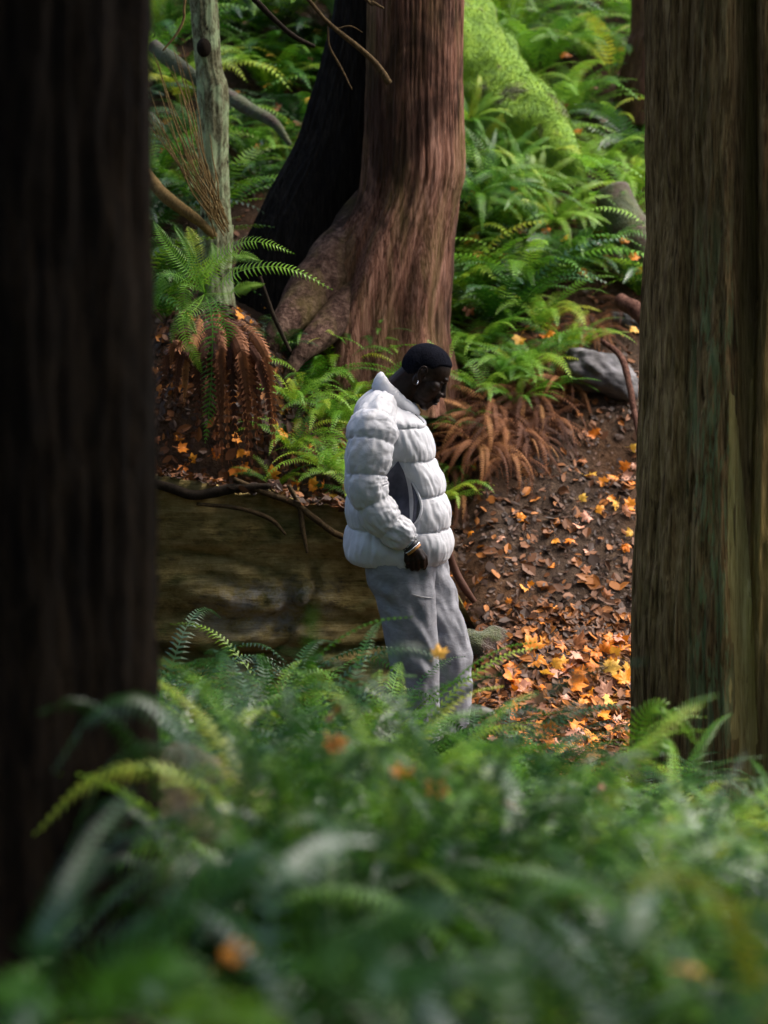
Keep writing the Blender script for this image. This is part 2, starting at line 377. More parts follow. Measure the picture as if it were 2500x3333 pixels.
p = hit(2090, 1080); rock('boulder', p + Vector((0, .1, .02)), (.16, .14, .07), GREY, 9, 'small grey stone higher up the bank against the right trunk', 'stone', M=Matrix.Rotation(R(30), 3, 'Y'))
rock('mossy_boulder', P(650, 2810, -4.3) + Vector((0, 0, 0)), (.32, .26, .24), MOSSF, 12, 'blurred brown mossy boulder beside the dark left trunk', M=Matrix.Rotation(R(24), 3, 'Y'))

# ------------------------------------------------------------------ trees
def trunk_mesh(name, rows, Y, mat, depth=1., ns=160, n=170, lobes=(5, .05), groove=None, seed=0, ridge=.012, zrows=None):
    # rows: (py, left px, right px) on plane y=Y ; round section, fluted
    pts = []
    for py, l, r in rows:
        a = P(l, py, Y); b = P(r, py, Y); pts.append(((a.x + b.x) / 2, Y, (a.z + b.z) / 2, (b.x - a.x) / 2))
    A = catmull(pts, n); V = []
    for i in range(n + 1):
        x0, y0, z0, r = A[i]
        for j in range(ns):
            a = 2 * math.pi * j / ns; ca, sa = math.cos(a), math.sin(a)
            k = 1 + lobes[1] * math.sin(lobes[0] * a + seed + .5 * math.sin(z0 * .8)) + .05 * N3(ca * 1.5, sa * 1.5 + seed, z0 * .5)
            wob = .25 * N3(ca * 3, sa * 3, z0 * 1.6 + seed); rd = abs(N3(ca * 9 + wob, sa * 9 + seed + wob, z0 * .9)); rd2 = abs(N3(ca * 24 + 5 + wob, sa * 24, z0 * 2.6 + seed))
            dr = ridge * (min(rd, .3) / .3 - .5) + ridge * .6 * (min(rd2, .25) / .25 - .5) + .004 * N3(ca * 30, sa * 30, z0 * 12)
            if groove: dr += groove(a, z0, r)
            V.append((x0 + ca * (r * k + dr), y0 + sa * (r * k + dr) * depth, z0))
    return mkmesh(name, V, grid_faces(n + 1, ns, True, True, True), mat)
def crown_mesh(name, c, r, h, n, seed, mat=None):
    rnd = random.Random(seed); mb = MB()
    for lay in range(n):
        t = rnd.random() ** .8; z = c[2] + h * t; rr = r * (1 - t * .8); a = rnd.uniform(0, 6.283); q = rr * math.sqrt(rnd.random())
        if N3(math.cos(a) * q * .9, math.sin(a) * q * .9 + seed, z * .6) < -.12: continue
        p = Vector((c[0] + math.cos(a) * q, c[1] + math.sin(a) * q, z - .25 * q))
        d = Vector((math.cos(a), math.sin(a), -.45)).normalized(); s = Vector((-math.sin(a), math.cos(a), rnd.uniform(-.3, .3))).normalized()
        L = rnd.uniform(.25, .5); W = rnd.uniform(.06, .16); tn = rnd.random()
        for k in (-1, 0, 1):
            dd = (d + s * .6 * k).normalized(); ww = dd.cross(Vector((0, 0, 1))).normalized() * W * .5
            mb.add([p, p + dd * L * .5 + ww, p + dd * L, p + dd * L * .5 - ww], [(0, 1, 2, 3)], tn)
    return mb.mesh(name, mat or CROWNM)
def limb(mb, a, b, r0, r1, sag=.3):
    a, b = Vector(a), Vector(b); m_ = (a + b) / 2 + Vector((0, 0, sag)); V, F = tube([a, m_, b], [r0, (r0 + r1) / 2, r1], 14, 6); mb.add(V, F)
def finish_tree(root, x, y, z0, r, top, crown_z, cr, chh, n, seed, mat):
    mb = MB(); rnd = random.Random(seed + 50)
    for i in range(26):
        a = rnd.uniform(0, 6.28); zz = crown_z + rnd.random() * (top - crown_z) * .85; L = cr * (1 - .75 * (zz - crown_z) / (top - crown_z)) * .9
        limb(mb, (x, y, zz), (x + math.cos(a) * L, y + math.sin(a) * L, zz - .2 * L), .05, .012)
    under(root, 'limbs', mb.mesh('limbs', mat)); under(root, 'crown', crown_mesh('crown', (x, y, crown_z), cr, chh, n, seed))

# near left trunk
root = empty('conifer_tree', (-.86, -4.5, .2)); tag(root, 'massive dark blurred trunk filling the left edge of the view', 'tree')
rowsL = [(-14000, -120, 260), (-9000, -200, 360), (-3000, -370, 470), (-800, -380, 490), (0, -390, 492), (800, -400, 496), (1200, -400, 500), (1700, -400, 500), (2300, -410, 500), (2700, -460, 505), (3100, -560, 560), (3400, -640, 620)]
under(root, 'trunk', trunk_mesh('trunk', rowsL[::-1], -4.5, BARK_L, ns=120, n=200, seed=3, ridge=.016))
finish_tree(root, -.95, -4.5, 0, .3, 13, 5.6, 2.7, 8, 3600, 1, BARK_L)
# right trunk with fissure
def grooveR(a, z, r):
    # facing the camera = -pi/2 ; groove slightly right of the left lobe
    d = (a - (1.5 * math.pi - .36)); g = 0
    dep = pw(z, [(-1, .07), (.3, .09), (1.6, .15), (2.0, .24), (3.2, .24), (3.45, .03), (3.6, 0)])
    g -= dep * math.exp(-(d / .075) ** 2)
    g -= .03 * math.exp(-((a - (1.5 * math.pi - .10 + .03 * math.sin(z * 3))) / .06) ** 2) * sstep(2.4 - z, 0, .5)
    g -= .022 * math.exp(-((a - (1.5 * math.pi - .85 + .05 * math.sin(z * 2))) / .05) ** 2)
    return g
root = empty('cedar_tree', (1.49, -.8, 0)); tag(root, 'in focus cedar trunk with lichen streaks and a long black fissure at the right edge', 'tree')
rowsR = [(-9000, 2330, 2630), (-5000, 2240, 2740), (-1500, 2160, 2840), (-300, 2130, 2880), (0, 2123, 2890), (600, 2121, 2900), (1000, 2107, 2920), (1500, 2090, 2930), (2000, 2070, 2950), (2500, 2062, 2980), (2800, 2030, 3020), (3000, 1990, 3060)]
trR = under(root, 'trunk', trunk_mesh('trunk', rowsR[::-1], -.8, BARK_R, ns=300, n=420, lobes=(4, .012), groove=grooveR, seed=1, ridge=.024))
finish_tree(root, 1.49, -.8, 0, .4, 16, 8.5, 2.6, 8, 2200, 2, BARK_R)
# bare streak of wood: a raised strip on the trunk
def strip_on(bvh, poly, mat, name, root, off=.008):
    V = []; n = 40
    L = catmull([(a[0], a[1], 0) for a in poly[0]], n); Rr = catmull([(a[0], a[1], 0) for a in poly[1]], n); k = 10
    for i in range(n + 1):
        for j in range(k + 1):
            t = j / k; px, py = lerp(L[i], Rr[i], t)[:2]; px += 5 * N3(py * .012, t * 3, 2)
            d = ray(px, py).normalized(); h = bvh.ray_cast(CAM, d)
            q = h[0] if h[0] else CAM + d * 9.1
            V.append(q - d * off * (math.sin(math.pi * t) ** .4 * 1.2 - .25))
    # relax depth
    for _ in range(6):
        for i in range(1, n):
            for j in range(1, k):
                idx = i * (k + 1) + j; V[idx] = V[idx] * .4 + (V[idx - 1] + V[idx + 1] + V[idx - k - 1] + V[idx + k + 1]) * .15
    return under(root, name, mkmesh(name, V, grid_faces(n + 1, k + 1, False), mat))
def bvh_of(o, M=None):
    me = o.data; return BVHTree.FromPolygons([v.co + o.location + (o.parent.location if o.parent else Vector()) for v in me.vertices], [tuple(p.vertices) for p in me.polygons])
bR = bvh_of(trR)
strip_on(bR, ([(2372, 1270), (2368, 1600), (2366, 2000), (2370, 2350), (2372, 2750)], [(2392, 1290), (2425, 1600), (2450, 2000), (2472, 2350), (2490, 2750)]), BARK_BARE, 'bare_wood', root)

# central cedar: lit trunk in front, flank behind painted dark as its shaded side
root = empty('cedar_tree', (.1, 1.75, 1.7)); tag(root, 'big red-brown cedar with shade-painted left flank and flaring roots behind the man', 'tree')
rowsC = [(-7000, 1240, 1440), (-4000, 1210, 1470), (-1200, 1200, 1495), (-300, 1195, 1505), (0, 1195, 1508), (300, 1190, 1503), (540, 1178, 1510), (650, 1160, 1490), (790, 1085, 1462), (900, 1030, 1448), (1000, 985, 1432), (1080, 950, 1428), (1200, 900, 1450), (1350, 860, 1480)]
def grooveC(a, z, r):
    s = sstep(2.6 - z, 0, .9); return s * (.035 * math.sin(7 * a + 1) + .02 * math.sin(13 * a)) - .02 * max(0, 1 - abs(z - 2.72 - .05 * math.sin(4 * a)) / .03) * 0
under(root, 'trunk', trunk_mesh('trunk', rowsC[::-1], 1.75, BARK_C, ns=240, n=300, lobes=(3, .03), groove=grooveC, seed=5, ridge=.010, depth=.9))
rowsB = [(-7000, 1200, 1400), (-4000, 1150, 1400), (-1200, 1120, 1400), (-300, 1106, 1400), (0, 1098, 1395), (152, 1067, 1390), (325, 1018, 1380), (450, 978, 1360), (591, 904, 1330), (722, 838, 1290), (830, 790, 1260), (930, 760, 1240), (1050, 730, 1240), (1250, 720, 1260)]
under(root, 'shade_flank', trunk_mesh('shade_flank', rowsB[::-1], 2.05, BARK_SHADE, ns=160, n=200, lobes=(4, .03), seed=8, ridge=.010, depth=.55))
mb = MB()
V, F = tube([P(1260, 540, 1.98), P(1185, 720, 1.86), P(1100, 860, 1.70), P(1000, 975, 1.52), P(915, 1070, 1.34), P(830, 1200, 1.27)], [.05, .13, .15, .12, .065, .03], 40, 20, lambda a, s, p: 1 + .12 * N3(p.x * 9, p.y * 9, p.z * 5)); mb.add(V, F)
under(root, 'root', mb.mesh('root', BARK_ROOT))
mb = MB(); V, F = tube([P(1240, 860, 1.72), P(1140, 980, 1.55), P(1050, 1080, 1.38), P(975, 1160, 1.25), P(920, 1260, 1.2)], [.05, .09, .075, .04, .02], 30, 16, lambda a, s, p: 1 + .12 * N3(p.x * 9, p.y * 9, p.z * 5)); mb.add(V, F)
under(root, 'root', mb.mesh('root', BARK_ROOT))
finish_tree(root, .15, 1.75, 0, .3, 15, 11, 1.4, 4, 900, 3, BARK_C)
# pale alder
root = empty('alder_tree', (-.75, 1.45, 1.9)); tag(root, 'slim pale green barked alder left of the big cedar', 'tree')
rowsA = [(-4000, 500, 550), (-1500, 585, 650), (-400, 612, 690), (0, 622, 706), (214, 640, 720), (298, 646, 742), (497, 650, 740), (720, 658, 750), (740, 650, 756), (860, 655, 752), (960, 650, 760), (1100, 640, 780)]
under(root, 'trunk', trunk_mesh('trunk', rowsA[::-1], 1.5, BARK_A, ns=64, n=160, lobes=(2, .04), seed=2, ridge=.006))
mb = MB()
for i in range(10):
    a = i * 2.4; z = 4.2 + i * .35; limb(mb, P(575, -2200, 1.5) + Vector((0, 0, i * .25)), P(575, -2200, 1.5) + Vector((math.cos(a) * 1.2, math.sin(a) * 1.2, .5 + i * .3)), .025, .006, .1)
under(root, 'limbs', mb.mesh('limbs', BARK_A)); under(root, 'crown', crown_mesh('crown', (-1.0, 1.5, 6.2), 1.0, 2.2, 420, 4))
mb = MB(); V, F = sphere_vf(P(664, 155, 1.42), (.035, .03, .045), 12, 8); mb.add(V, F); under(root, 'knot', mb.mesh('knot', TWIGD))
# far trunk upper right
root = empty('cedar_tree', (1.95, 4.6, 3.4)); tag(root, 'out of focus reddish trunk on the slope in the upper right corner', 'tree')
under(root, 'trunk', trunk_mesh('trunk', [(-3000, 2100, 2300), (-800, 2080, 2290), (0, 2065, 2290), (140, 2048, 2300), (270, 2020, 2320), (420, 1990, 2350)][::-1], 4.0, BARK_D, ns=80, n=80, seed=6))
finish_tree(root, 2.2, 4.6, 0, .3, 15, 10.5, 1.6, 5, 700, 5, BARK_D)

# unseen wood left of and behind the camera, added to block the sky
mb = MB(); rnd = random.Random(77)
for k in range(55):
    a = R(rnd.uniform(205, 300)); rr = rnd.uniform(7.5, 15); cx, cy = math.sin(a) * rr, -7 + math.cos(a) * rr
    if k >= 46: cx, cy = rnd.uniform(3.6, 9.5), rnd.uniform(-11.5, -4.6)  # unseen trees right of the camera, added to shade the foreground
    g = gh(cx, cy)
    V, F = tube([(cx, cy, g - .3), (cx, cy, g + 7), (cx, cy, g + 15)], [.35, .25, .08], 12, 10); mb.add(V, F, .1)
    for i in range(420):
        t = rnd.random(); z = g + 1.2 + 14 * t; q = (2.6 * (1 - t) + .4) * math.sqrt(rnd.random()); b = rnd.uniform(0, 6.28)
        p = Vector((cx + math.cos(b) * q, cy + math.sin(b) * q, z)); d = Vector((math.cos(b), math.sin(b), -.4)).normalized(); s_ = Vector((-math.sin(b), math.cos(b), rnd.uniform(-.5, .5))).normalized()
        L = rnd.uniform(.5, 1.0); W = L * .35; mb.add([p, p + d * L * .5 + s_ * W, p + d * L, p + d * L * .5 - s_ * W], [(0, 1, 2, 3)], rnd.random())
o = link('shade_forest', mb.mesh('shade_forest', CROWNM, False)); tag(o, 'unseen conifer wood added left, behind and right of the camera for shade', 'shade_forest', kind='stuff')

# ------------------------------------------------------------------ logs, branches, roots
def branch(name, pts, rads, mat, label, cat, n=40, ns=12, fn=None, forks=()):
    mb = MB(); V, F = tube(pts, rads, n, ns, fn or (lambda a, s, p: 1 + .15 * N3(p.x * 14, p.y * 14, p.z * 14))); mb.add(V, F)
    for fp, fr in forks: V, F = tube(fp, fr, 16, 6); mb.add(V, F)
    o = link(name, mb.mesh(name, mat)); tag(o, label, cat); return o
lump = lambda a, s, p: 1 + .24 * N3(p.x * 3, p.y * 3, p.z * 3) + .11 * N3(p.x * 11, p.y * 11, p.z * 11) + .03 * N3(p.x * 40, p.y * 40, p.z * 40)
MLG = [(1330, -420, 240, 3.9), (1490, -140, 240, 3.75), (1632, 90, 215, 3.55), (1753, 229, 170, 3.35), (1831, 362, 110, 3.15), (1880, 490, 55, 3.0), (1905, 580, 18, 2.9), (1915, 660, 8, 2.8)]
root = branch('mossy_log', [P(x - .78 * r, y + .62 * r, Y) for x, y, r, Y in MLG], [r / 596 for x, y, r, Y in MLG], MOSS, 'big log sheathed in bright green moss right of the cedar', 'log', 90, 56, lump)
# shaggy moss fringe
mb = MB(); rnd = random.Random(4)
me = root.data
for pl in me.polygons:
    if pl.normal.z < -.2: continue
    for _ in range(9 if pl.area > .0004 else 2):
        vs_ = [me.vertices[i].co for i in pl.vertices]; u, v = rnd.random(), rnd.random(); p = vs_[0].lerp(vs_[1], u).lerp(vs_[3 % len(vs_)].lerp(vs_[2], u), v) if len(vs_) == 4 else vs_[0]
        d = (pl.normal + Vector((rnd.gauss(0, .5), rnd.gauss(0, .5), rnd.gauss(0, .5)))).normalized() * rnd.uniform(.005, .013); s = d.cross(Vector((rnd.random(), rnd.random(), rnd.random()))).normalized() * .0025
        mb.add([p - s, p + s, p + d], [(0, 1, 2)], rnd.random())
fr = link('moss_fringe', mb.mesh('moss_fringe', MOSS, False), root)
for k, (a, b, c, r, lab) in enumerate([((500, 150, 2.2), (560, 200, 2.1), (650, 270, 2.0), .035, 'green mossy branch lying left of the alder'),
                         ((735, 305, 2.6), (800, 350, 2.5), (890, 400, 2.4), .035, 'straight mossy branch lying between alder and big cedar'),
                         ((1990, 620, 2.9), (2050, 750, 2.8), (2110, 860, 2.7), .10, 'dark mossy log slanting down beside the right trunk')]):
    branch('mossy_branch', [P(*a), P(*b), P(*c), P(c[0] + (c[0] - b[0]) * .6, c[1] + (c[1] - b[1]) * .9 + 25, c[2] - .05)], [r, r * 1.1, r * .8, r * .3], MOSSD, lab, 'branch', 40, 16, lump)
branch('fallen_branch', [P(470, 560, 1.3), P(540, 640, 1.25), P(640, 715, 1.25), P(700, 770, 1.3)], [.028, .028, .024, .018], STRAW, 'pale brown branch leaning on the foot of the alder', 'branch')
branch('dead_twig', [P(560, -260, .6), P(820, -10, .6), P(900, 70, .6), P(960, 120, .6), P(1025, 152, .62)], [.014, .013, .012, .011, .008], TWIGD, 'dark twig sloping down to the edge of the big cedar', 'twig')
branch('dead_twig', [P(700, -350, .9), P(1000, -5, .9), P(1070, 75, .9), P(1180, 165, .9), P(1230, 215, .9), P(1268, 272, .9)], [.008, .009, .010, .012, .014, .015], TWIG, 'yellow-brown broken twig hanging across the big cedar', 'twig',
       forks=[([P(1095, 95, .9), P(1140, 85, .9), P(1180, 105, .9)], [.004, .003, .0015]), ([P(1068, 85, .9), P(1072, 150, .9), P(1110, 220, .9), P(1146, 292, .9)], [.005, .005, .005, .003])])
branch('dead_twig', [P(900, -320, .9), P(1180, -15, .9), P(1215, 8, .9), P(1250, 28, .9)], [.008, .008, .008, .005], TWIG, 'short twig tip showing at the top edge before the cedar', 'twig')
branch('dead_twig', [P(640, -250, .8), P(602, 0, .8), P(598, 60, .8), P(575, 110, .8), P(530, 165, .8)], [.007, .006, .006, .006, .004], STRAW, 'curved pale twig between left trunk and alder', 'twig')
branch('dead_twig', [P(845, 900, .9), P(880, 1000, .9), P(905, 1060, .9), P(945, 1145, .9)], [.009, .010, .010, .008], TWIGD, 'grey stick standing in front of the cedar root', 'stick')
branch('tree_root', [P(1960, 1110, 1.7), P(2020, 1160, 1.6), P(2048, 1250, 1.5), P(2066, 1350, 1.4), P(2088, 1460, 1.3)], [.012, .016, .016, .014, .010], BARK_D, 'thin bare root arching over the grey boulder', 'root')
branch('tree_root', [P(2020, 980, 2.0), P(2070, 1010, 1.9), P(2120, 1060, 1.8)], [.04, .04, .035], BARK_D, 'stout pinkish root above the boulder at the right trunk', 'root')
branch('tree_root', [P(1448, 1760, .42), P(1480, 1850, .42), P(1510, 1910, .40), P(1545, 1960, .40)], [.014, .017, .017, .012], DEAD, 'reddish root curving down the bank behind his hip', 'root')
for pts, rr, lab in [([(450, 1560), (560, 1590), (640, 1612), (760, 1590), (880, 1582)], .022, 'dark root running along the top lip of the ledge'),
                ([(760, 1560), (880, 1610), (960, 1640), (1040, 1700), (1110, 1745), (1235, 1775)], .014, 'brown root crossing the ledge lip toward the man'),
                ([(940, 1580), (975, 1650), (985, 1720), (1000, 1800)], .012, 'short root hanging over the face of the ledge'),
                ([(640, 1640), (780, 1655), (880, 1690), (930, 1740)], .010, 'thin root pressed against the upper ledge face')]:
    q = [P(a, b, .60) for a, b in pts]; branch('tree_root', q, [rr * .8] + [rr] * (len(q) - 2) + [rr * .5], TWIGD if rr > .02 else TWIG, lab, 'root')
# bundle of dry stems: one plant
mb = MB(); rnd = random.Random(21)
for i in range(30):
    b = (rnd.uniform(690, 745), rnd.uniform(680, 780)); t = (rnd.uniform(470, 600), rnd.uniform(120, 420)) if i % 3 else (rnd.uniform(520, 720), rnd.uniform(420, 560))
    m1 = (lerp(b[0], t[0], .4) + rnd.uniform(-22, 14), lerp(b[1], t[1], .4) + rnd.uniform(0, 30)); y = rnd.uniform(.95, 1.25)
    V, F = tube([P(b[0], b[1], y + .1), P(m1[0], m1[1], y), P(lerp(m1[0], t[0], .5) + rnd.uniform(-10, 10), lerp(m1[1], t[1], .5) + rnd.uniform(-15, 15), y), P(t[0], t[1], y)], [.0035, .003, .0028, .0015], 20, 5); mb.add(V, F)
o = link('dry_shrub', mb.mesh('dry_shrub', STRAW)); tag(o, 'bundle of thin dry straw coloured stems in front of the alder', 'shrub')

# ------------------------------------------------------------------ ferns
def frond_geo(mb, pts, width, sidev, tone, rnd, npin=30, start=.08, curl=.25, tilt=.45, steps=None, fat=.68):
    n = npin; C = catmull(pts, n); fr = []
    for i in range(n + 1):
        t = Vector(C[min(i + 1, n)] - C[max(i - 1, 0)]).normalized(); fr.append((Vector(C[i]), t))
    L = sum((Vector(C[i + 1]) - Vector(C[i])).length for i in range(n)); V = []; F = []; T = []
    r0 = .0035 * max(.6, L)
    for i, (c, t) in enumerate(fr):                                # rachis
        s = sidev(t) ; up = s.cross(t); k = r0 * (1 - .8 * i / n)
        V += [c - s * k, c + up * k, c + s * k]; T += [tone * .6 + .25] * 3
    for i in range(n):
        for j in range(3): F.append((i * 3 + j, i * 3 + (j + 1) % 3, (i + 1) * 3 + (j + 1) % 3, (i + 1) * 3 + j))
    step = L / n
    for i in range(1, n + 1):
        s = i / n
        if s < start: continue
        u = (s - start) / (1 - start); prof = min(1, .45 + u * 4.5) * (1 - u ** 2.2) ** .8 + .06
        c, t = fr[i]; sv_ = sidev(t); up = sv_.cross(t).normalized()
        if up.z < 0 and abs(t.z) < .95: up = -up
        for sg in (-1, 1):
            if rnd.random() < .03: continue
            ln = width * .5 * prof * rnd.uniform(.88, 1.08); bw = step * .46 * fat
            d = (sv_ * sg + t * (tilt * .6 + u * .3) + up * rnd.uniform(.02, .14)).normalized()
            dr = -up * curl * ln + Vector((0, 0, -.10 * ln)); w = t * bw
            a = c + d * .001; m1 = c + d * ln * .5 + dr * .25 + up * .003; e = c + d * ln + dr * rnd.uniform(.7, 1.2) + t * ln * .12
            b = len(V); V += [a - w * .75, a + w * .75, m1 + w * .72, m1 - w * .6, e]; F += [(b, b + 1, b + 2, b + 3), (b + 3, b + 2, b + 4)]
            tt = min(1, max(0, tone + rnd.uniform(-.07, .07))); T += [tt, tt, tt + .02, tt + .02, tt + .08]
    mb.add(V, F, T)
def fern_proto(name, mat, seed, n=18, e0=(50, 82), e1=(-50, 0), L=(.7, 1.), width=.18, tones=(.2, .7), npin=28, curl=.22, az=None):
    rnd = random.Random(seed); mb = MB()
    for i in range(n):
        a = (i * 2.399 + rnd.uniform(-.3, .3)) if az is None else rnd.uniform(*az); l = rnd.uniform(*L)
        A0, A1 = R(rnd.uniform(*e0)), R(rnd.uniform(*e1)); p = Vector((math.cos(a) * .02, math.sin(a) * .02, 0)); pts = [p]; m_ = 7; da = rnd.uniform(-.5, .5)
        for k in range(m_):
            el = lerp(A0, A1, ((k + .5) / m_) ** 1.15); az_ = a + da * (k / m_) ** 1.5
            p = p + Vector((math.cos(az_) * math.cos(el), math.sin(az_) * math.cos(el), math.sin(el))) * (l / m_); pts.append(p)
        roll = rnd.uniform(-.45, .45); hz = Vector((-math.sin(a), math.cos(a), 0))
        def sidev(t, hz=hz, roll=roll):
            s = (hz - t * hz.dot(t)).normalized(); return (s * math.cos(roll) + s.cross(t) * math.sin(roll)).normalized()
        frond_geo(mb, pts, width * rnd.uniform(.8, 1.15), sidev, rnd.uniform(*tones), rnd, npin, rnd.uniform(.06, .16), curl)
    return mb.mesh(name, mat, False)
PROTO = {
 **{k.upper(): [fern_proto('fern_near_%s%d' % (k, i), m_, 90 + i + ord(k), n=14 + 2 * i, width=.125, npin=42, tones=(.05, .98)) for i in range(3)] for k, m_ in (('g', FERN), ('b', FERNB), ('d', FERND), ('p', FERNP))},
 'g': [fern_proto('fern_g%d' % i, FERN, 10 + i, n=random.choice((15, 18, 21)), tones=(.1, .95)) for i in range(4)],
 'b': [fern_proto('fern_b%d' % i, FERNB, 30 + i, n=random.choice((14, 17, 20)), e1=(-55, -5), tones=(.1, .9)) for i in range(4)],
 'd': [fern_proto('fern_d%d' % i, FERND, 50 + i, n=random.choice((17, 20)), tones=(.05, .9)) for i in range(3)],
 'p': [fern_proto('fern_p%d' % i, FERNP, 60 + i, n=13, tones=(.1, .9)) for i in range(2)],
 'x': [fern_proto('fern_x%d' % i, DEAD, 70 + i, n=34, e0=(10, 60), e1=(-88, -60), L=(.6, 1.), width=.11, tones=(.0, .95), curl=.45, npin=32) for i in range(3)],
}
KINDNAME = {'G': 'green', 'B': 'light green', 'D': 'dark green', 'P': 'pale green', 'g': 'green', 'b': 'light green', 'd': 'dark green', 'p': 'pale green', 'x': 'withered brown'}
nfern = 0
def place_fern(kind, loc, size, label, group, lean=None, rz=None):
    global nfern
    rnd = random.Random(nfern * 13 + 5); nfern += 1
    o = link('sword_fern' if kind != 'x' else 'dead_fern', rnd.choice(PROTO[kind])); o.location = loc
    n = gnormal(loc[0], loc[1]); up = (Vector((0, 0, 1)) * .75 + n * .25).normalized() if lean is None else Vector(lean).normalized()
    q = Vector((0, 0, 1)).rotation_difference(up) @ Quaternion((0, 0, 1), rnd.uniform(0, 6.28) if rz is None else rz)
    o.rotation_mode = 'QUATERNION'; o.rotation_quaternion = q; hsz = min(size, .46 + .30 * size) if size > .58 and loc[1] < 0 else size; o.scale = (hsz, hsz, size * rnd.uniform(.9, 1.1)); tag(o, label, 'fern', group); return o

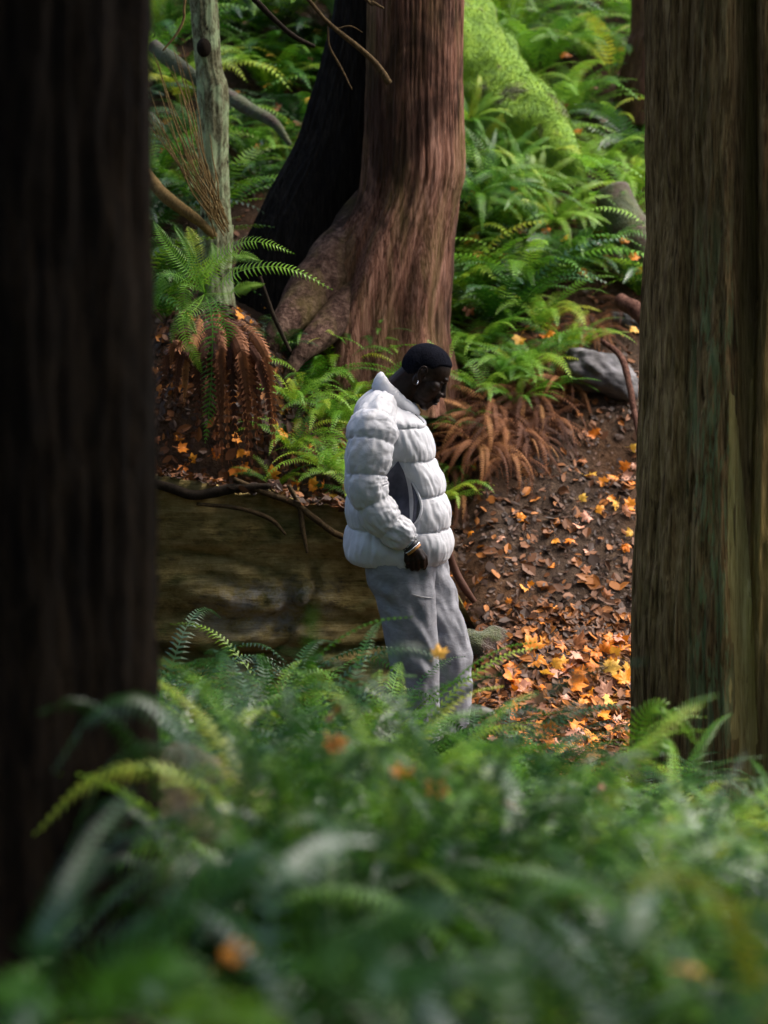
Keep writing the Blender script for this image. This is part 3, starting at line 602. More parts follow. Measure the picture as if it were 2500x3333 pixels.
# individual placed ferns (source pixel of the plant's base on the ground)
HERO = [
 (985, 1110, 'g', .26, 'small green fern in front of the long cedar root'), (1065, 1100, 'b', .28, 'light fern between the two cedar roots'), (900, 1150, 'd', .24, 'small dark fern at the very tip of the long cedar root'),
 (1990, 800, 'b', .40, 'light fern over the dark mossy log by the right trunk'),
 (620, 1625, 'd', .16, 'small dark fern at the left of the ledge lip'), (820, 1640, 'g', .16, 'small green fern in the middle of the ledge lip'), (980, 1690, 'd', .17, 'small dark fern over the short hanging root'),
 (1650, 1250, 'b', .32, 'light fern on the upper bank left of the boulder'), (1740, 1210, 'b', .34, 'light fern whose fronds hang over the bank crest'), (1530, 1190, 'g', .34, 'green fern between two brown ones right of his head'), (1480, 1560, 'g', .2, 'tiny green fern on the bank at his pocket level'), (1010, 1180, 'b', .32, 'light fern right of the brown skirt under the root'), (1130, 1160, 'g', .34, 'green fern under the root left of his collar'),
 (760, 600, 'g', .40, 'green fern in the hollow right of the alder foot'), (870, 640, 'd', .38, 'dark fern at the base of the shaded flank'), (930, 540, 'g', .36, 'green fern touching the shaded flank halfway up'), (800, 520, 'b', .42, 'light fern right of the alder at mid height'), (560, 640, 'g', .34, 'green fern above the pale fallen branch'),
 (1480, 1240, 'b', .34, 'light fern on the bank right of his forehead'), (1580, 1290, 'b', .34, 'light fern on the bank level with his chin'), (1680, 1330, 'b', .26, 'small light fern at the crest of the dirt bank'), (1770, 1290, 'b', .28, 'small fern left of the boulder hollow'),
 (1400, 1300, 'g', .34, 'green fern behind his face and collar'), (1520, 1420, 'g', .26, 'small green fern in the brown fronds before his chest'), (1180, 1330, 'g', .36, 'green fern behind the back of his shoulder'), (1040, 1380, 'b', .36, 'light green fern between the brown skirt and his back'), (950, 1330, 'b', .30, 'light fern at the right edge of the brown skirt'), (1110, 1560, 'b', .34, 'light yellow-green fern just behind his elbow'), (900, 1600, 'g', .2, 'tiny green fern on the ledge top'),
 (1620, 1060, 'g', .40, 'green fern between cedar base and orange dead fern'), (1760, 1080, 'b', .40, 'light fern in the middle of the slope above the boulder'), (1500, 1020, 'b', .38, 'light fern just right of the cedar root'),
 (1330, 1110, 'g', .36, 'green fern directly behind the man\'s head'), (1215, 1150, 'b', .34, 'fern with upright fronds behind his collar at the cedar foot'),
 (1450, 1120, 'b', .40, 'light green fern rising right of his head'), (1560, 1170, 'b', .42, 'light green fern to the right behind his face'),
 (1700, 1230, 'b', .40, 'light fern with a drooping frond above the dirt bank'), (1010, 1290, 'g', .42, 'green fern between brown skirt of fronds and his back'),
 (1100, 1240, 'g', .36, 'green fern at the tip of the cedar root'), (1060, 1540, 'b', .36, 'bright yellow-green fern on the ledge behind his elbow'),
 (950, 1480, 'g', .30, 'small green fern on the ledge below the withered fronds'), (1110, 1400, 'b', .36, 'leafy green fern behind his shoulder blade'),
 (1110, 1690, 'd', .22, 'small dark green fern growing on the ledge lip behind his jacket hem'), (1180, 1640, 'g', .30, 'low green fern on the ledge at his back'),
 (1400, 1420, 'p', .34, 'pale fern fronds reaching right from behind his chest'), (1440, 1640, 'b', .30, 'small light fern on the bank in front of his pocket'),
 (1500, 1330, 'g', .30, 'olive fern below the man\'s gaze on the bank edge'), (1850, 1160, 'g', .34, 'fern growing above the grey boulder'),
 (1560, 980, 'g', .42, 'fern low on the slope right of the cedar base'), (1480, 900, 'p', .36, 'pale drooping fern touching the cedar base'),
 (1720, 960, 'g', .45, 'broad green fern in the middle of the right slope'), (1880, 900, 'g', .45, 'green fern under the dark mossy log'),
 (1600, 780, 'g', .46, 'dark centred fern below the mossy log'), (1800, 760, 'b', .48, 'light green fern below the thin end of the mossy log'),
 (2000, 760, 'b', .46, 'bright fern left of the right trunk halfway up'), (2080, 960, 'g', .36, 'fern tucked against the right trunk by the root'),
 (1545, 600, 'g', .42, 'green fern in front of the lower mossy log'), (1700, 600, 'g', .42, 'fern draped over the lower flank of the mossy log'),
 (1960, 560, 'b', .50, 'pale green fern right of the mossy log tip'), (2090, 640, 'b', .44, 'fern beside the right trunk with long arching fronds'),
 (1880, 390, 'b', .52, 'light fern behind the mossy log shoulder'), (1990, 430, 'b', .4, 'light fern below the reddish far trunk'),
 (1760, 190, 'b', .52, 'light fern above the mossy log crest'), (1900, 200, 'b', .52, 'light fern high on the slope between log and far trunk'),
 (1660, 60, 'b', .5, 'light fern at the top edge above the mossy log'), (1840, 30, 'b', .5, 'light fern at the top edge right of the mossy log'),
 (960, 60, 'b', .48, 'green fern at the top edge left of the big cedar'), (830, 120, 'g', .48, 'green fern high between alder and big cedar'), (1010, 230, 'b', .46, 'fern with silvery arching fronds at the cedar edge'),
 (880, 300, 'g', .44, 'fern below the silvery fronds left of the cedar'), (790, 430, 'p', .38, 'pale fern reaching right beside the alder'), (960, 420, 'd', .40, 'dark fern against the shaded flank'),
 (850, 560, 'd', .42, 'dark glossy fern in the hollow left of the shaded flank'), (560, 100, 'g', .42, 'green fern beside the left trunk at the top'), (540, 320, 'd', .38, 'dark fern with one pale frond left of the alder'),
 (560, 480, 'p', .30, 'bluish fern half hidden by dry stems'), (720, 60, 'g', .42, 'fern behind the alder at the top edge'), (540, 720, 'd', .30, 'small dark fern beside the left trunk near the pale branch'),
]
for px, py, kd, sz, lab in HERO:
    p = hit(px, py)
    if p is None: continue
    place_fern(kd, p, sz * 1.3, lab, 'sword ferns on the slope')
for px, py, sz, lab in [(1700, 1290, .4, 'brown fern at the upper middle of the bank'), (1790, 1370, .3, 'small brown fern below and left of the boulder'), (1640, 1500, .3, 'small brown fern alone in the middle of the bank'), (1500, 1620, .28, 'brown fern remains in front of his hip'), (1720, 1440, .26, 'tiny brown fern on the bare bank'), (1830, 1250, .28, 'brown fern against the boulder'),
                        (1500, 1270, .4, 'dense brown fern behind the light fern near his forehead'), (1430, 1400, .36, 'brown fern right behind his chest'), (1600, 1330, .42, 'broad brown fern on the crest of the bank'), (1680, 1380, .4, 'brown fern spilling down the middle of the bank'), (1560, 1460, .38, 'brown fern beside his chest on the lower bank'), (1470, 1520, .34, 'brown fern touching the jacket front'), (1740, 1330, .3, 'brown fern left below the boulder'), (1930, 1080, .3, 'orange-brown fern above the boulder'), (700, 1180, .3, 'dark brown fern under the large fern'),
                        (1470, 1300, .38, 'withered brown fern in front of the man\'s chest'), (1560, 1370, .36, 'brown dead fern trailing down the bank'), (1640, 1420, .34, 'rust brown dead fern lowest on the bank'),
                        (1520, 1480, .30, 'brown dead fern just right of his jacket'), (1380, 1180, .26, 'brown fern remains behind his head'), (1800, 1180, .28, 'curled brown frond cluster left of the boulder'), (1640, 1090, .26, 'curled orange-brown dead fern on the slope'),
                        (2040, 1010, .26, 'orange dead fern near the stout root'), (600, 230, .28, 'brown dead fern behind the alder'), (1850, 690, .28, 'brown dead frond cluster under the mossy log tip')]:
    p = hit(px, py); place_fern('x', p, sz * 1.25, lab, 'withered ferns on the slope', lean=(.15, -.35, 1))
for px, py, Y, sz, kd, lab in [(1530, 400, 3.05, .36, 'b', 'small fern high on the mossy log against the cedar'), (1545, 520, 3.05, .5, 'b', 'fern rooted on the mossy log beside the cedar'), (1630, 600, 2.9, .5, 'b', 'fern hanging from the lower side of the mossy log'), (1720, 660, 2.8, .45, 'g', 'green fern under the mossy log shoulder'), (1800, 720, 2.7, .4, 'b', 'light fern beneath the tapering end of the mossy log'), (1560, 640, 2.7, .5, 'g', 'fern standing before the shaded foot of the mossy log')]:
    place_fern(kd, P(px, py, Y), sz, lab, 'ferns on the mossy log', lean=(.1, -.7, .8))
# fill ferns on the slope, inside and a little outside the view
rnd = random.Random(99); cnt = 0
placed = []; SLOPE = []
for _ in range(1800):
    x = rnd.uniform(-3.0, 3.4); y = rnd.uniform(1.4, 8.0); z = gh(x, y); px, py, d = proj((x, y, z))
    inside = -100 < px < 2600
    if 400 < px < 1480 and 500 < py and x > -.6 and y < 2.4: continue
    if py > 1180 and inside: continue
    if px > 1820 and py > 1050 and inside: continue
    if 1960 < px < 2200 and py < 520 and y < 4.2 and py > 20: continue
    if 700 < px < 1480 and y < 2.9: continue
    if 1500 < px < 1900 and py < 560 - (1900 - px) * 1.3 + 200 and y < 3.9: continue
    if any((x - a) ** 2 + (y - b) ** 2 < .28 ** 2 for a, b in placed): continue
    placed.append((x, y)); kd = rnd.choice('bbbgp' if x > .6 else 'gggbd'); s = rnd.uniform(.60, .90)
    SLOPE.append((x, y, z, px, py, kd, s))
SLOPE.sort(key=lambda q: (not (480 < q[3] < 2110 and -60 < q[4]), q[1]))
FAR = SLOPE[95:]
for x, y, z, px, py, kd, s in SLOPE[:95]:
    if x < .2: where = ['beside the left trunk', 'behind the dry stems', 'behind the alder', 'right of the alder', 'left of the big cedar', 'behind the big cedar'][sum(px > v for v in (520, 620, 740, 880, 1050))]
    else: where = ['behind the cedar', 'just right of the cedar', 'by the mossy log', 'past the mossy log', 'near the right trunk', 'behind the right trunk'][sum(px > v for v in (1500, 1640, 1820, 1960, 2110))]
    lab = ('big ' if s > .67 else 'small ' if s < .57 else '') + KINDNAME[kd] + ' fern ' + ['at the top of the slope ', 'on the upper slope ', 'mid slope ', 'low on the slope '][sum(py > v for v in (120, 420, 760))] + where
    place_fern(kd, (x, y, z), s, lab, 'ferns: ' + lab); cnt += 1
print('slope fill ferns', cnt)

# the rest of the fern cover, further up and beyond the frame, past counting
def merged(name, items, mat):
    Vs, Fs, Ts = [], [], []; off = 0
    for me, M in items:
        n = len(me.vertices); co = np.empty(n * 3); me.vertices.foreach_get('co', co); co = co.reshape(-1, 3) @ np.array(M.to_3x3()).T + np.array(M.translation)
        t = np.empty(n); me.attributes['tone'].data.foreach_get('value', t); Vs.append(co); Ts.append(t)
        Fs += [tuple(i + off for i in p.vertices) for p in me.polygons]; off += n
    return mkmesh(name, np.concatenate(Vs), Fs, mat, False, np.concatenate(Ts))
rnd = random.Random(3)
o = link('fern_undergrowth', merged('fern_undergrowth', [(PROTO['b'][i % 4], Matrix.Translation((x, y, z)) @ Matrix.Rotation(rnd.uniform(0, 6.28), 4, 'Z') @ Matrix.Scale(s, 4)) for i, (x, y, z, px, py, kd, s) in enumerate(FAR[:130])], FERNB))
tag(o, 'continuous cover of ferns on the far upper slope', 'ferns', kind='stuff')
# foreground thicket : top outline of the ferns as the photograph has it
ENV = [(300, 1860), (560, 1860), (700, 1840), (820, 1900), (950, 2020), (1120, 1960), (1250, 2030), (1340, 2190), (1440, 2290), (1560, 2250), (1600, 2130), (1680, 2060), (1800, 2060), (1850, 2300), (1950, 2400), (2060, 2420), (2120, 2340), (2250, 2430), (2500, 2540), (2800, 2560)]
ENVL = [(-600, 3400), (60, 3400), (330, 3200), (470, 2900), (1000, 2790), (1180, 2300), (1300, 1500)]
FG = []
rnd = random.Random(5); tries = 0
while tries < 2500:
    tries += 1
    x = rnd.uniform(-2.2, 2.4); y = rnd.uniform(-7.4, -.7); z = gh(x, y)
    if math.hypot(x + .86, y + 4.5) < .42 or math.hypot(x - 1.49, y + .8) < .66: continue
    if abs(x - .1) < .35 and y > -1.0: continue
    d = y + 10; px, py, _ = proj((x, y, z))
    if px < -450 or px > 2950: continue
    sep_ = .31 + .01 * abs(d - 5)
    if any((x - a) ** 2 + (y - b) ** 2 < sep_ ** 2 for a, b, _ in FG): continue
    sc_px = FP / d; R_ = .45
    LO2 = max(pw(px + k * .40 * sc_px, ENVL) for k in (-2, -1, -.5, 0, .5, 1, 1.6)) if d < 6.1 else 0
    if d < 6.1 and px > 1200: LO2 = min(LO2, 2350)
    if d > 5.8 and not LO2: LO2 = pw(px, ENV) + 40 * sstep(d, 5.8, 7.5)
    lo = max([LO2] + [pw(px + k * R_ * sc_px, ENV) + abs(k) * -60 for k in (-1, -.5, 0, .5, 1)]) if d > 3.9 else max(LO2, 2820 + 250 * rnd.random())
    top = P(px, lo, y).z; s = (top - z) / .50 * rnd.uniform(.86, 1.04)
    if s < .25: continue
    s = min(s, 1.35); FG.append((x, y, s))
print('foreground ferns', len(FG))
for x, y, s in FG:
    d = y + 10; px, py, _ = proj((x, y, gh(x, y)))
    kd = rnd.choice('GGBDDP' if d > 5 else 'GDPDG') if px > 620 else rnd.choice('DDGP')
    dist = 'nearest' if d < 4 else 'middle' if d < 6.3 else 'farther'
    where = ['under the left trunk', 'right of the left trunk', 'around the mossy boulder', 'below the ledge', 'left of the man\'s legs', 'right under his nearer leg', 'under his farther leg', 'below the leaf drift', 'left of the right trunk', 'before the right trunk', 'at the right edge'][sum(px > v for v in (300, 560, 800, 1000, 1200, 1400, 1600, 1850, 2080, 2330))]
    szw = 'tall ' if s > 1.1 else 'small ' if s < .7 else ''
    lab = szw + '%s fern, %s row of thicket, %s' % (KINDNAME[kd], dist, where)
    place_fern(kd, (x, y, gh(x, y)), s, lab, 'blurred ferns: ' + lab)

# ferns whose fronds are posed one by one
def posed_fern(base, fronds, mat, label, dead=None, deadmat=None, w0=.12, npin=34):
    root = empty('sword_fern', base); tag(root, label, 'fern'); rnd = random.Random(len(fronds) * 7)
    for pts, wd, tone in fronds:
        mb = MB(); Q = [Vector(base)] + [P(*p) for p in pts]
        nv = Vector((rnd.uniform(-.2, .2), -.75, .55)).normalized()
        def sidev(t, nv=nv):
            s = nv.cross(t)
            return s.normalized() if s.length > .05 else Vector((1, 0, 0))
        frond_geo(mb, Q, wd, sidev, tone, rnd, npin, .06, .18, fat=.55)
        under(root, 'frond', mb.mesh('frond', mat, False))
    for pts, wd, tone in dead or []:
        mb = MB(); Q = [P(*p) for p in pts]
        def sidev(t): return Vector((0, -1, .1)).cross(t).normalized()
        frond_geo(mb, Q, wd, sidev, tone, rnd, 26, .02, .9, fat=1.3)
        o = under(root, 'withered_frond', mb.mesh('withered_frond', deadmat, False))
    return root
Yh = .74; rnd = random.Random(17)
fr = [([(672, 880, Yh), (730, 820, Yh - .05), (800, 787, Yh - .1), (880, 795, Yh - .12), (955, 825, Yh - .1)], .105, .75),
      ([(720, 920, Yh - .05), (790, 880, Yh - .12), (890, 868, Yh - .15), (980, 888, Yh - .15), (1080, 942, Yh - .12)], .10, .7),
      ([(630, 860, Yh), (600, 790, Yh), (565, 735, Yh)], .08, .2), ([(610, 880, Yh), (560, 820, Yh), (520, 760, Yh), (500, 720, Yh + .1)], .11, .4),
      ([(640, 840, Yh + .1), (625, 780, Yh + .15), (610, 740, Yh + .2)], .12, .85), ([(560, 890, Yh - .1), (520, 930, Yh - .15), (500, 1010, Yh - .15)], .10, .35),
      ([(610, 925, Yh - .15), (600, 980, Yh - .2), (615, 1040, Yh - .2), (640, 1090, Yh - .2)], .09, .3), ([(720, 850, Yh), (790, 830, Yh), (850, 850, Yh)], .10, .6),
      ([(600, 1020, Yh - .15), (605, 1100, Yh - .22), (635, 1160, Yh - .22), (658, 1215, Yh - .2)], .09, .35), ([(690, 1040, Yh - .12), (690, 1180, Yh - .2), (682, 1320, Yh - .22), (668, 1440, Yh - .2)], .13, .05),
      ([(700, 980, Yh - .1), (735, 1060, Yh - .15), (740, 1150, Yh - .15), (720, 1240, Yh - .12)], .12, .1), ([(640, 1000, Yh - .1), (580, 1050, Yh - .15), (560, 1130, Yh - .15)], .1, .2),
      ([(650, 900, Yh + .05), (700, 840, Yh + .1), (690, 790, Yh + .15)], .12, .5), ([(745, 955, Yh - .1), (800, 930, Yh - .12), (860, 925, Yh - .1)], .09, .55)]
dead = []
for i in range(34):
    ex = rnd.uniform(520, 900); ey = 1560 - abs(ex - 790) * rnd.uniform(.3, .9) - rnd.uniform(0, 160); sx = 680 + (ex - 700) * .35 + rnd.uniform(-15, 15); sy = 1040 + rnd.uniform(-10, 40); yy = Yh - .08 - rnd.uniform(0, .16)
    if ex < 640: ey = rnd.uniform(1150, 1330)
    dead.append(([(sx, sy, Yh + .05), (lerp(sx, ex, .5) + 8, sy + 70, yy), (lerp(sx, ex, .85), lerp(sy, ey, .5), yy - .02), (ex, ey, yy)], rnd.uniform(.055, .085), rnd.uniform(.1, .95)))
posed_fern(P(668, 955, Yh + .1), fr, FERNB, 'large fern on the bank above the ledge with a skirt of withered brown fronds', dead, DEAD)
# near, strongly blurred ferns
def nearfern(bx, by, Yb, fl, mat, label):
    b = P(bx, by, Yb); b.z = gh(b.x, b.y); posed_fern(b, fl, mat, label, w0=.2, npin=34)
nearfern(160, 3600, -6.5, [([(260, 3270, -6.6), (480, 3060, -6.65), (700, 2870, -6.7), (880, 2745, -6.7)], .125, .35), ([(100, 3300, -6.6), (180, 3000, -6.6), (300, 2750, -6.5), (430, 2570, -6.4)], .09, .0),
      ([(340, 3300, -6.7), (560, 3220, -6.75), (800, 3330, -6.8)], .11, .6)], FERNP, 'big pale out of focus fern with a frond slanting up across the lower left corner')
nearfern(420, 3750, -6.7, [([(300, 3330, -6.8), (380, 3200, -6.85), (520, 3130, -6.9), (720, 3190, -6.9)], .11, .4), ([(200, 3380, -6.75), (120, 3250, -6.8), (40, 3210, -6.8), (-60, 3240, -6.8)], .10, .3), ([(520, 3400, -6.8), (640, 3290, -6.85), (820, 3300, -6.9), (950, 3380, -6.9)], .11, .6)], FERN, 'near green fern along the bottom edge at the left')
nearfern(900, 3700, -6.8, [([(980, 3240, -6.9), (1150, 3100, -6.95), (1330, 2990, -7.0), (1530, 2920, -7.0)], .12, .8), ([(880, 3000, -6.6), (960, 2830, -6.5), (1100, 2730, -6.4), (1260, 2740, -6.35)], .10, .5), ([(1100, 3300, -7.0), (1300, 3180, -7.05), (1560, 3200, -7.1)], .12, .7)], FERNP, 'pale nearest fern arching right across the bottom centre')
nearfern(1900, 3800, -6.8, [([(1850, 3330, -6.9), (1800, 3120, -6.95), (1700, 2960, -7.0)], .13, .9), ([(1960, 3250, -6.9), (2050, 3020, -6.9), (2150, 2880, -6.8)], .11, .6), ([(1780, 3350, -7.0), (1620, 3200, -7.05), (1450, 3150, -7.1)], .12, .8)], FERNP, 'pale nearest fern with an upright frond at the bottom right')
nearfern(2560, 3000, -3.6, [([(2480, 2640, -3.6), (2380, 2612, -3.6), (2260, 2640, -3.65), (2150, 2710, -3.7)], .12, .9), ([(2450, 2760, -3.6), (2330, 2720, -3.7), (2230, 2790, -3.7)], .11, .7), ([(2520, 2800, -3.7), (2380, 2860, -3.8), (2280, 2960, -3.8)], .12, .5)], FERNP, 'pale arching fern in front of the right trunk foot')
nearfern(2060, 2850, -2.8, [([(2065, 2520, -2.8), (2080, 2360, -2.8), (2140, 2300, -2.8), (2215, 2345, -2.8), (2270, 2430, -2.8)], .10, .75), ([(2090, 2500, -2.8), (2140, 2420, -2.85), (2200, 2440, -2.85)], .10, .5)], FERN, 'green fern with one bright frond curling before the right trunk')
for px, top, Y, kd, lab in [(1740, 1990, -5.0, 'P', 'bluish fern raising fronds between the man and the leaf drift'), (660, 1870, -3.2, 'D', 'dark blurred fern raised before the ledge beside the left trunk'),
                            (820, 1970, -3.3, 'G', 'green blurred fern in front of the ledge face'), (1190, 1990, -4.4, 'P', 'pale fern tips blurred in front of the man\'s nearer leg'), (540, 1960, -3.0, 'P', 'pale fern half hidden by the edge of the left trunk'), (1000, 2030, -4.6, 'B', 'green fern below the pale patch of the ledge')]:
    b = P(px, 2400, Y); b.z = gh(b.x, b.y); place_fern(kd, b, min(1.4, (P(px, top, Y).z - b.z) / .50), lab, 'tall ferns before the man')
for px, top, Y, kd, lab in [(860, 2030, -5.2, 'P', 'pale strongly blurred fern left of the blurred tips before his legs'), (1010, 2000, -5.4, 'G', 'green strongly blurred fern in front of the right end of the ledge'), (1130, 2060, -5.5, 'P', 'pale strongly blurred fern before his nearer knee'), (1290, 2150, -5.3, 'D', 'dark strongly blurred fern before his shins'), (720, 2060, -5.1, 'D', 'dark strongly blurred fern above the mossy boulder'), (1420, 2280, -5.4, 'G', 'green strongly blurred fern before his farther foot'), (1620, 2230, -5.2, 'D', 'dark strongly blurred fern left of the leaf drift')]:
    b = P(px, 2400, Y); b.z = gh(b.x, b.y); o = place_fern(kd, b, min(1.6, (P(px, top, Y).z - b.z) / .50), lab, 'blurred ferns before his legs'); o.scale = (.55, .55, o.scale[2])
for px, top, Y, kd, lab in [(1060, 2120, -2.2, 'G', 'green fern rising left of his nearer knee'), (1200, 2110, -1.9, 'B', 'light green fern against the shin of his nearer leg'), (1330, 2290, -1.5, 'D', 'dark fern hiding his nearer foot'), (1440, 2340, -1.6, 'G', 'green fern between his two feet'), (1560, 2270, -1.9, 'D', 'dark fern hiding his farther foot'), (900, 2110, -1.8, 'D', 'dark green fern at the foot of the ledge'), (1660, 2330, -1.7, 'P', 'pale fern at the left rim of the leaf drift')]:
    b = P(px, 2400, Y); b.z = gh(b.x, b.y); place_fern(kd, b, min(1.4, (P(px, top, Y).z - b.z) / .50), lab, 'ferns at the feet of the man')

# ------------------------------------------------------------------ fallen leaves
def leaf_mesh(name, mat, seed):
    rnd = random.Random(seed); out = []; tips = [(-150, .42), (-100, .72), (-48, .92), (0, 1.0), (48, .92), (100, .72), (150, .42)]
    for k, (a, r) in enumerate(tips):
        r *= rnd.uniform(.85, 1.1)
        if k:
            am = R((tips[k - 1][0] + a) / 2); out.append((math.sin(am) * .54, math.cos(am) * .54))
        for da, f in ((-17, .70), (-8, .80), (0, 1.), (8, .80), (17, .70)):
            q = R(a + da); out.append((math.sin(q) * r * f, math.cos(q) * r * f))
    cup = rnd.uniform(-.5, .9); tw = rnd.uniform(-.5, .5)
    def zf(x, y): return cup * (x * x + y * y) * .5 + tw * x * y + .12 * math.sin(4 * x + seed) + .08 * math.sin(6 * y)
    V = [(0, -.05, 0)]; F = []; n = len(out)
    for x, y in out: V.append((x * .5, y * .5, zf(x * .5, y * .5)))
    for x, y in out: V.append((x, y, zf(x, y)))
    for i in range(n - 1):
        F += [(0, 1 + i, 2 + i), (1 + i, 1 + n + i, 2 + n + i, 2 + i)]
    b = len(V); V += [(-.012, 0, 0), (.012, 0, 0), (.01, -1.0, .12), (-.01, -1.0, .12)]; F.append((b, b + 1, b + 2, b + 3))
    return mkmesh(name, V, F, mat, True, [rnd.random()] * len(V))
LM = {k: [leaf_mesh('leaf_' + k.split()[0] + str(i), m_, i * 3 + len(k)) for i in range(4)] for k, m_ in LEAFM.items()}
rnd = random.Random(31)
def drop_leaf(p, colr, size, where, grp):
    o = link('fallen_leaf', rnd.choice(LM[colr])); n = gnormal(p.x, p.y); n = (n + Vector((rnd.gauss(0, .35), rnd.gauss(0, .35) - .15, rnd.gauss(0, .2)))).normalized()
    o.rotation_mode = 'QUATERNION'; o.rotation_quaternion = Vector((0, 0, 1)).rotation_difference(n) @ Quaternion((0, 0, 1), rnd.uniform(0, 6.28))
    o.location = p + n * rnd.uniform(.006, .03); o.scale = (size,) * 3
    tag(o, '%s fallen maple leaf %s' % (colr, where), 'leaf', '%s fallen leaves %s' % (colr, where))
REG = [(100, (1650, 2070, 2080, 2450), 'oooooyppb', (.042, .072), 'in the drift beside the right trunk'),
       (22, (1850, 2080, 1400, 1750), 'oobpy', (.03, .05), 'on the upper dirt bank below the boulder'),
       (22, (1480, 2070, 1650, 2080), 'oopb', (.022, .042), 'on the dirt bank right of the man'),
       (34, (500, 1050, 1400, 1620), 'obbo', (.025, .045), 'on top of the ledge'),
       (16, (880, 1130, 1250, 1620), 'oyo', (.025, .042), 'among the ferns behind his back'),
       (16, (760, 1080, 880, 1180), 'oob', (.025, .045), 'around the cedar root'),
       (14, (500, 660, 380, 720), 'oob', (.03, .05), 'left of the alder'),
       (20, (740, 1060, 20, 560), 'oyb', (.03, .05), 'on the slope between alder and cedar'),
       (30, (1500, 2110, 500, 1180), 'oyob', (.03, .055), 'on the slope right of the cedar'),
       (12, (1750, 2100, 20, 500), 'oyb', (.035, .055), 'high on the slope near the far trunk')]
CK = {'o': 'orange', 'y': 'yellow', 'p': 'pale pinkish', 'b': 'brown'}
for n, (x0, x1, y0, y1), cs, (s0, s1), where, in REG:
    for _ in range(n):
        p = hit(rnd.uniform(x0, x1), rnd.uniform(y0, y1))
        if p is None: continue
        if 'drift' in where and proj(p)[0] < 1800 - (2400 - proj(p)[1]) * .1 and rnd.random() < .5 and proj(p)[1] < 2200: continue
        if 'slope' in where: p = p + Vector((0, -.08, rnd.uniform(.02, .20)))
        drop_leaf(p, CK[rnd.choice(cs)], rnd.uniform(s0, s1), where, None)
# a few leaves caught on the foreground ferns
for px, py, Y, c in [(1090, 2430, -4.5, 'orange'), (1420, 2580, -5, 'orange'), (1700, 2240, -2.6, 'pale pinkish'), (1310, 2520, -5, 'orange'), (1860, 2930, -5.2, 'brown'), (2260, 3160, -6.6, 'yellow'), (760, 3110, -6.2, 'orange'), (1960, 2590, -4, 'brown'),
                     (600, 2555, -4.2, 'orange'), (1080, 2330, -4.2, 'brown'), (1650, 2620, -4.6, 'brown'), (1430, 2130, -2.6, 'yellow')]:
    o = link('fallen_leaf', rnd.choice(LM[c])); o.location = P(px, py, Y); o.rotation_euler = (rnd.uniform(-.9, -.1) + .9, rnd.uniform(-.5, .5), rnd.uniform(0, 6)); o.scale = (.045,) * 3
    tag(o, '%s leaf caught on the blurred foreground ferns' % c, 'leaf', '%s leaves caught on foreground ferns' % c)
# small litter: nobody could count it
mb = MB()
def litter(n, fx, fy, sz, tones, seed):
    rnd = random.Random(seed)
    for _ in range(n):
        x, y = fx(rnd), fy(rnd); z = gh(x, y); nrm = (gnormal(x, y) + Vector((rnd.gauss(0, .4), rnd.gauss(0, .4), 0))).normalized()
        t = nrm.orthogonal().normalized(); t = Quaternion(nrm, rnd.uniform(0, 6.28)) @ t; s = nrm.cross(t); L = rnd.uniform(*sz); W = L * rnd.uniform(.3, .8)
        c = Vector((x, y, z)) + nrm * rnd.uniform(.002, .018); k = nrm * L * rnd.uniform(-.2, .35)
        mb.add([c - t * L, c - t * L * .35 - s * W + k, c + t * L * .45 - s * W * .8 + k * .8, c + t * L, c + t * L * .3 + s * W + k * .6, c - t * L * .45 + s * W * .8 + k * 1.1, c], [(0, 1, 2, 6), (6, 2, 3, 4), (0, 6, 4, 5)], min(1, rnd.uniform(*tones)))
litter(6500, lambda r: r.uniform(-2.4, 2.6), lambda r: r.uniform(.6, 6), (.006, .028), (0, .85), 1)
litter(1100, lambda r: r.gauss(-.6, .4), lambda r: r.uniform(.72, 1.3), (.016, .04), (.35, .98), 21)
litter(500, lambda r: r.gauss(.75, .35), lambda r: r.uniform(.5, 2.4), (.014, .036), (.45, .98), 22)
litter(350, lambda r: r.gauss(.9, .45), lambda r: r.uniform(.6, 2.6), (.016, .04), (.1, .95), 11)
litter(1000, lambda r: r.gauss(.95, .22), lambda r: r.gauss(.1, .32), (.025, .05), (.55, 1), 12)
litter(4500, lambda r: r.gauss(.85, .35), lambda r: r.uniform(-.9, .75), (.012, .034), (.35, 1), 2)
litter(5000, lambda r: r.uniform(-1.3, .3), lambda r: r.uniform(.8, 1.4), (.008, .026), (0, .8), 3)
litter(2500, lambda r: r.uniform(.3, 1.4), lambda r: r.uniform(.2, 2.2), (.004, .016), (0, .6), 5)
litter(3000, lambda r: r.uniform(-2, 2), lambda r: r.uniform(-7.5, -.5), (.012, .035), (0, .7), 4)
rl = random.Random(8)
for _ in range(1500):
    x, y = rl.uniform(-2.3, .3), rl.triangular(.56, 1.0, .64); z = ledge_h(x) + .07 + .05 * N3(x * 2.2, 7, 0) + .03 * N3(x * 7, 3, 0) - .11 * max(0, (y - .66) / .45) ** 2 + rl.uniform(0, .03)
    a = rl.uniform(0, 6.28); t = Vector((math.cos(a), math.sin(a), rl.gauss(0, .4))); s_ = Vector((-math.sin(a), math.cos(a), rl.gauss(0, .4))); L = rl.uniform(.010, .034); W = L * rl.uniform(.4, .9); c = Vector((x, y, z)); k = Vector((0, 0, L * .3))
    mb.add([c - t * L, c - t * L * .35 - s_ * W + k, c + t * L * .45 - s_ * W * .8 + k, c + t * L, c + t * L * .3 + s_ * W + k, c - t * L * .45 + s_ * W * .8, c], [(0, 1, 2, 6), (6, 2, 3, 4), (0, 6, 4, 5)], rl.uniform(.1, .95))
o = link('leaf_litter', mb.mesh('leaf_litter', LITTER, False)); tag(o, 'small brown and orange leaf scraps strewn over the soil', 'leaf litter', kind='stuff')

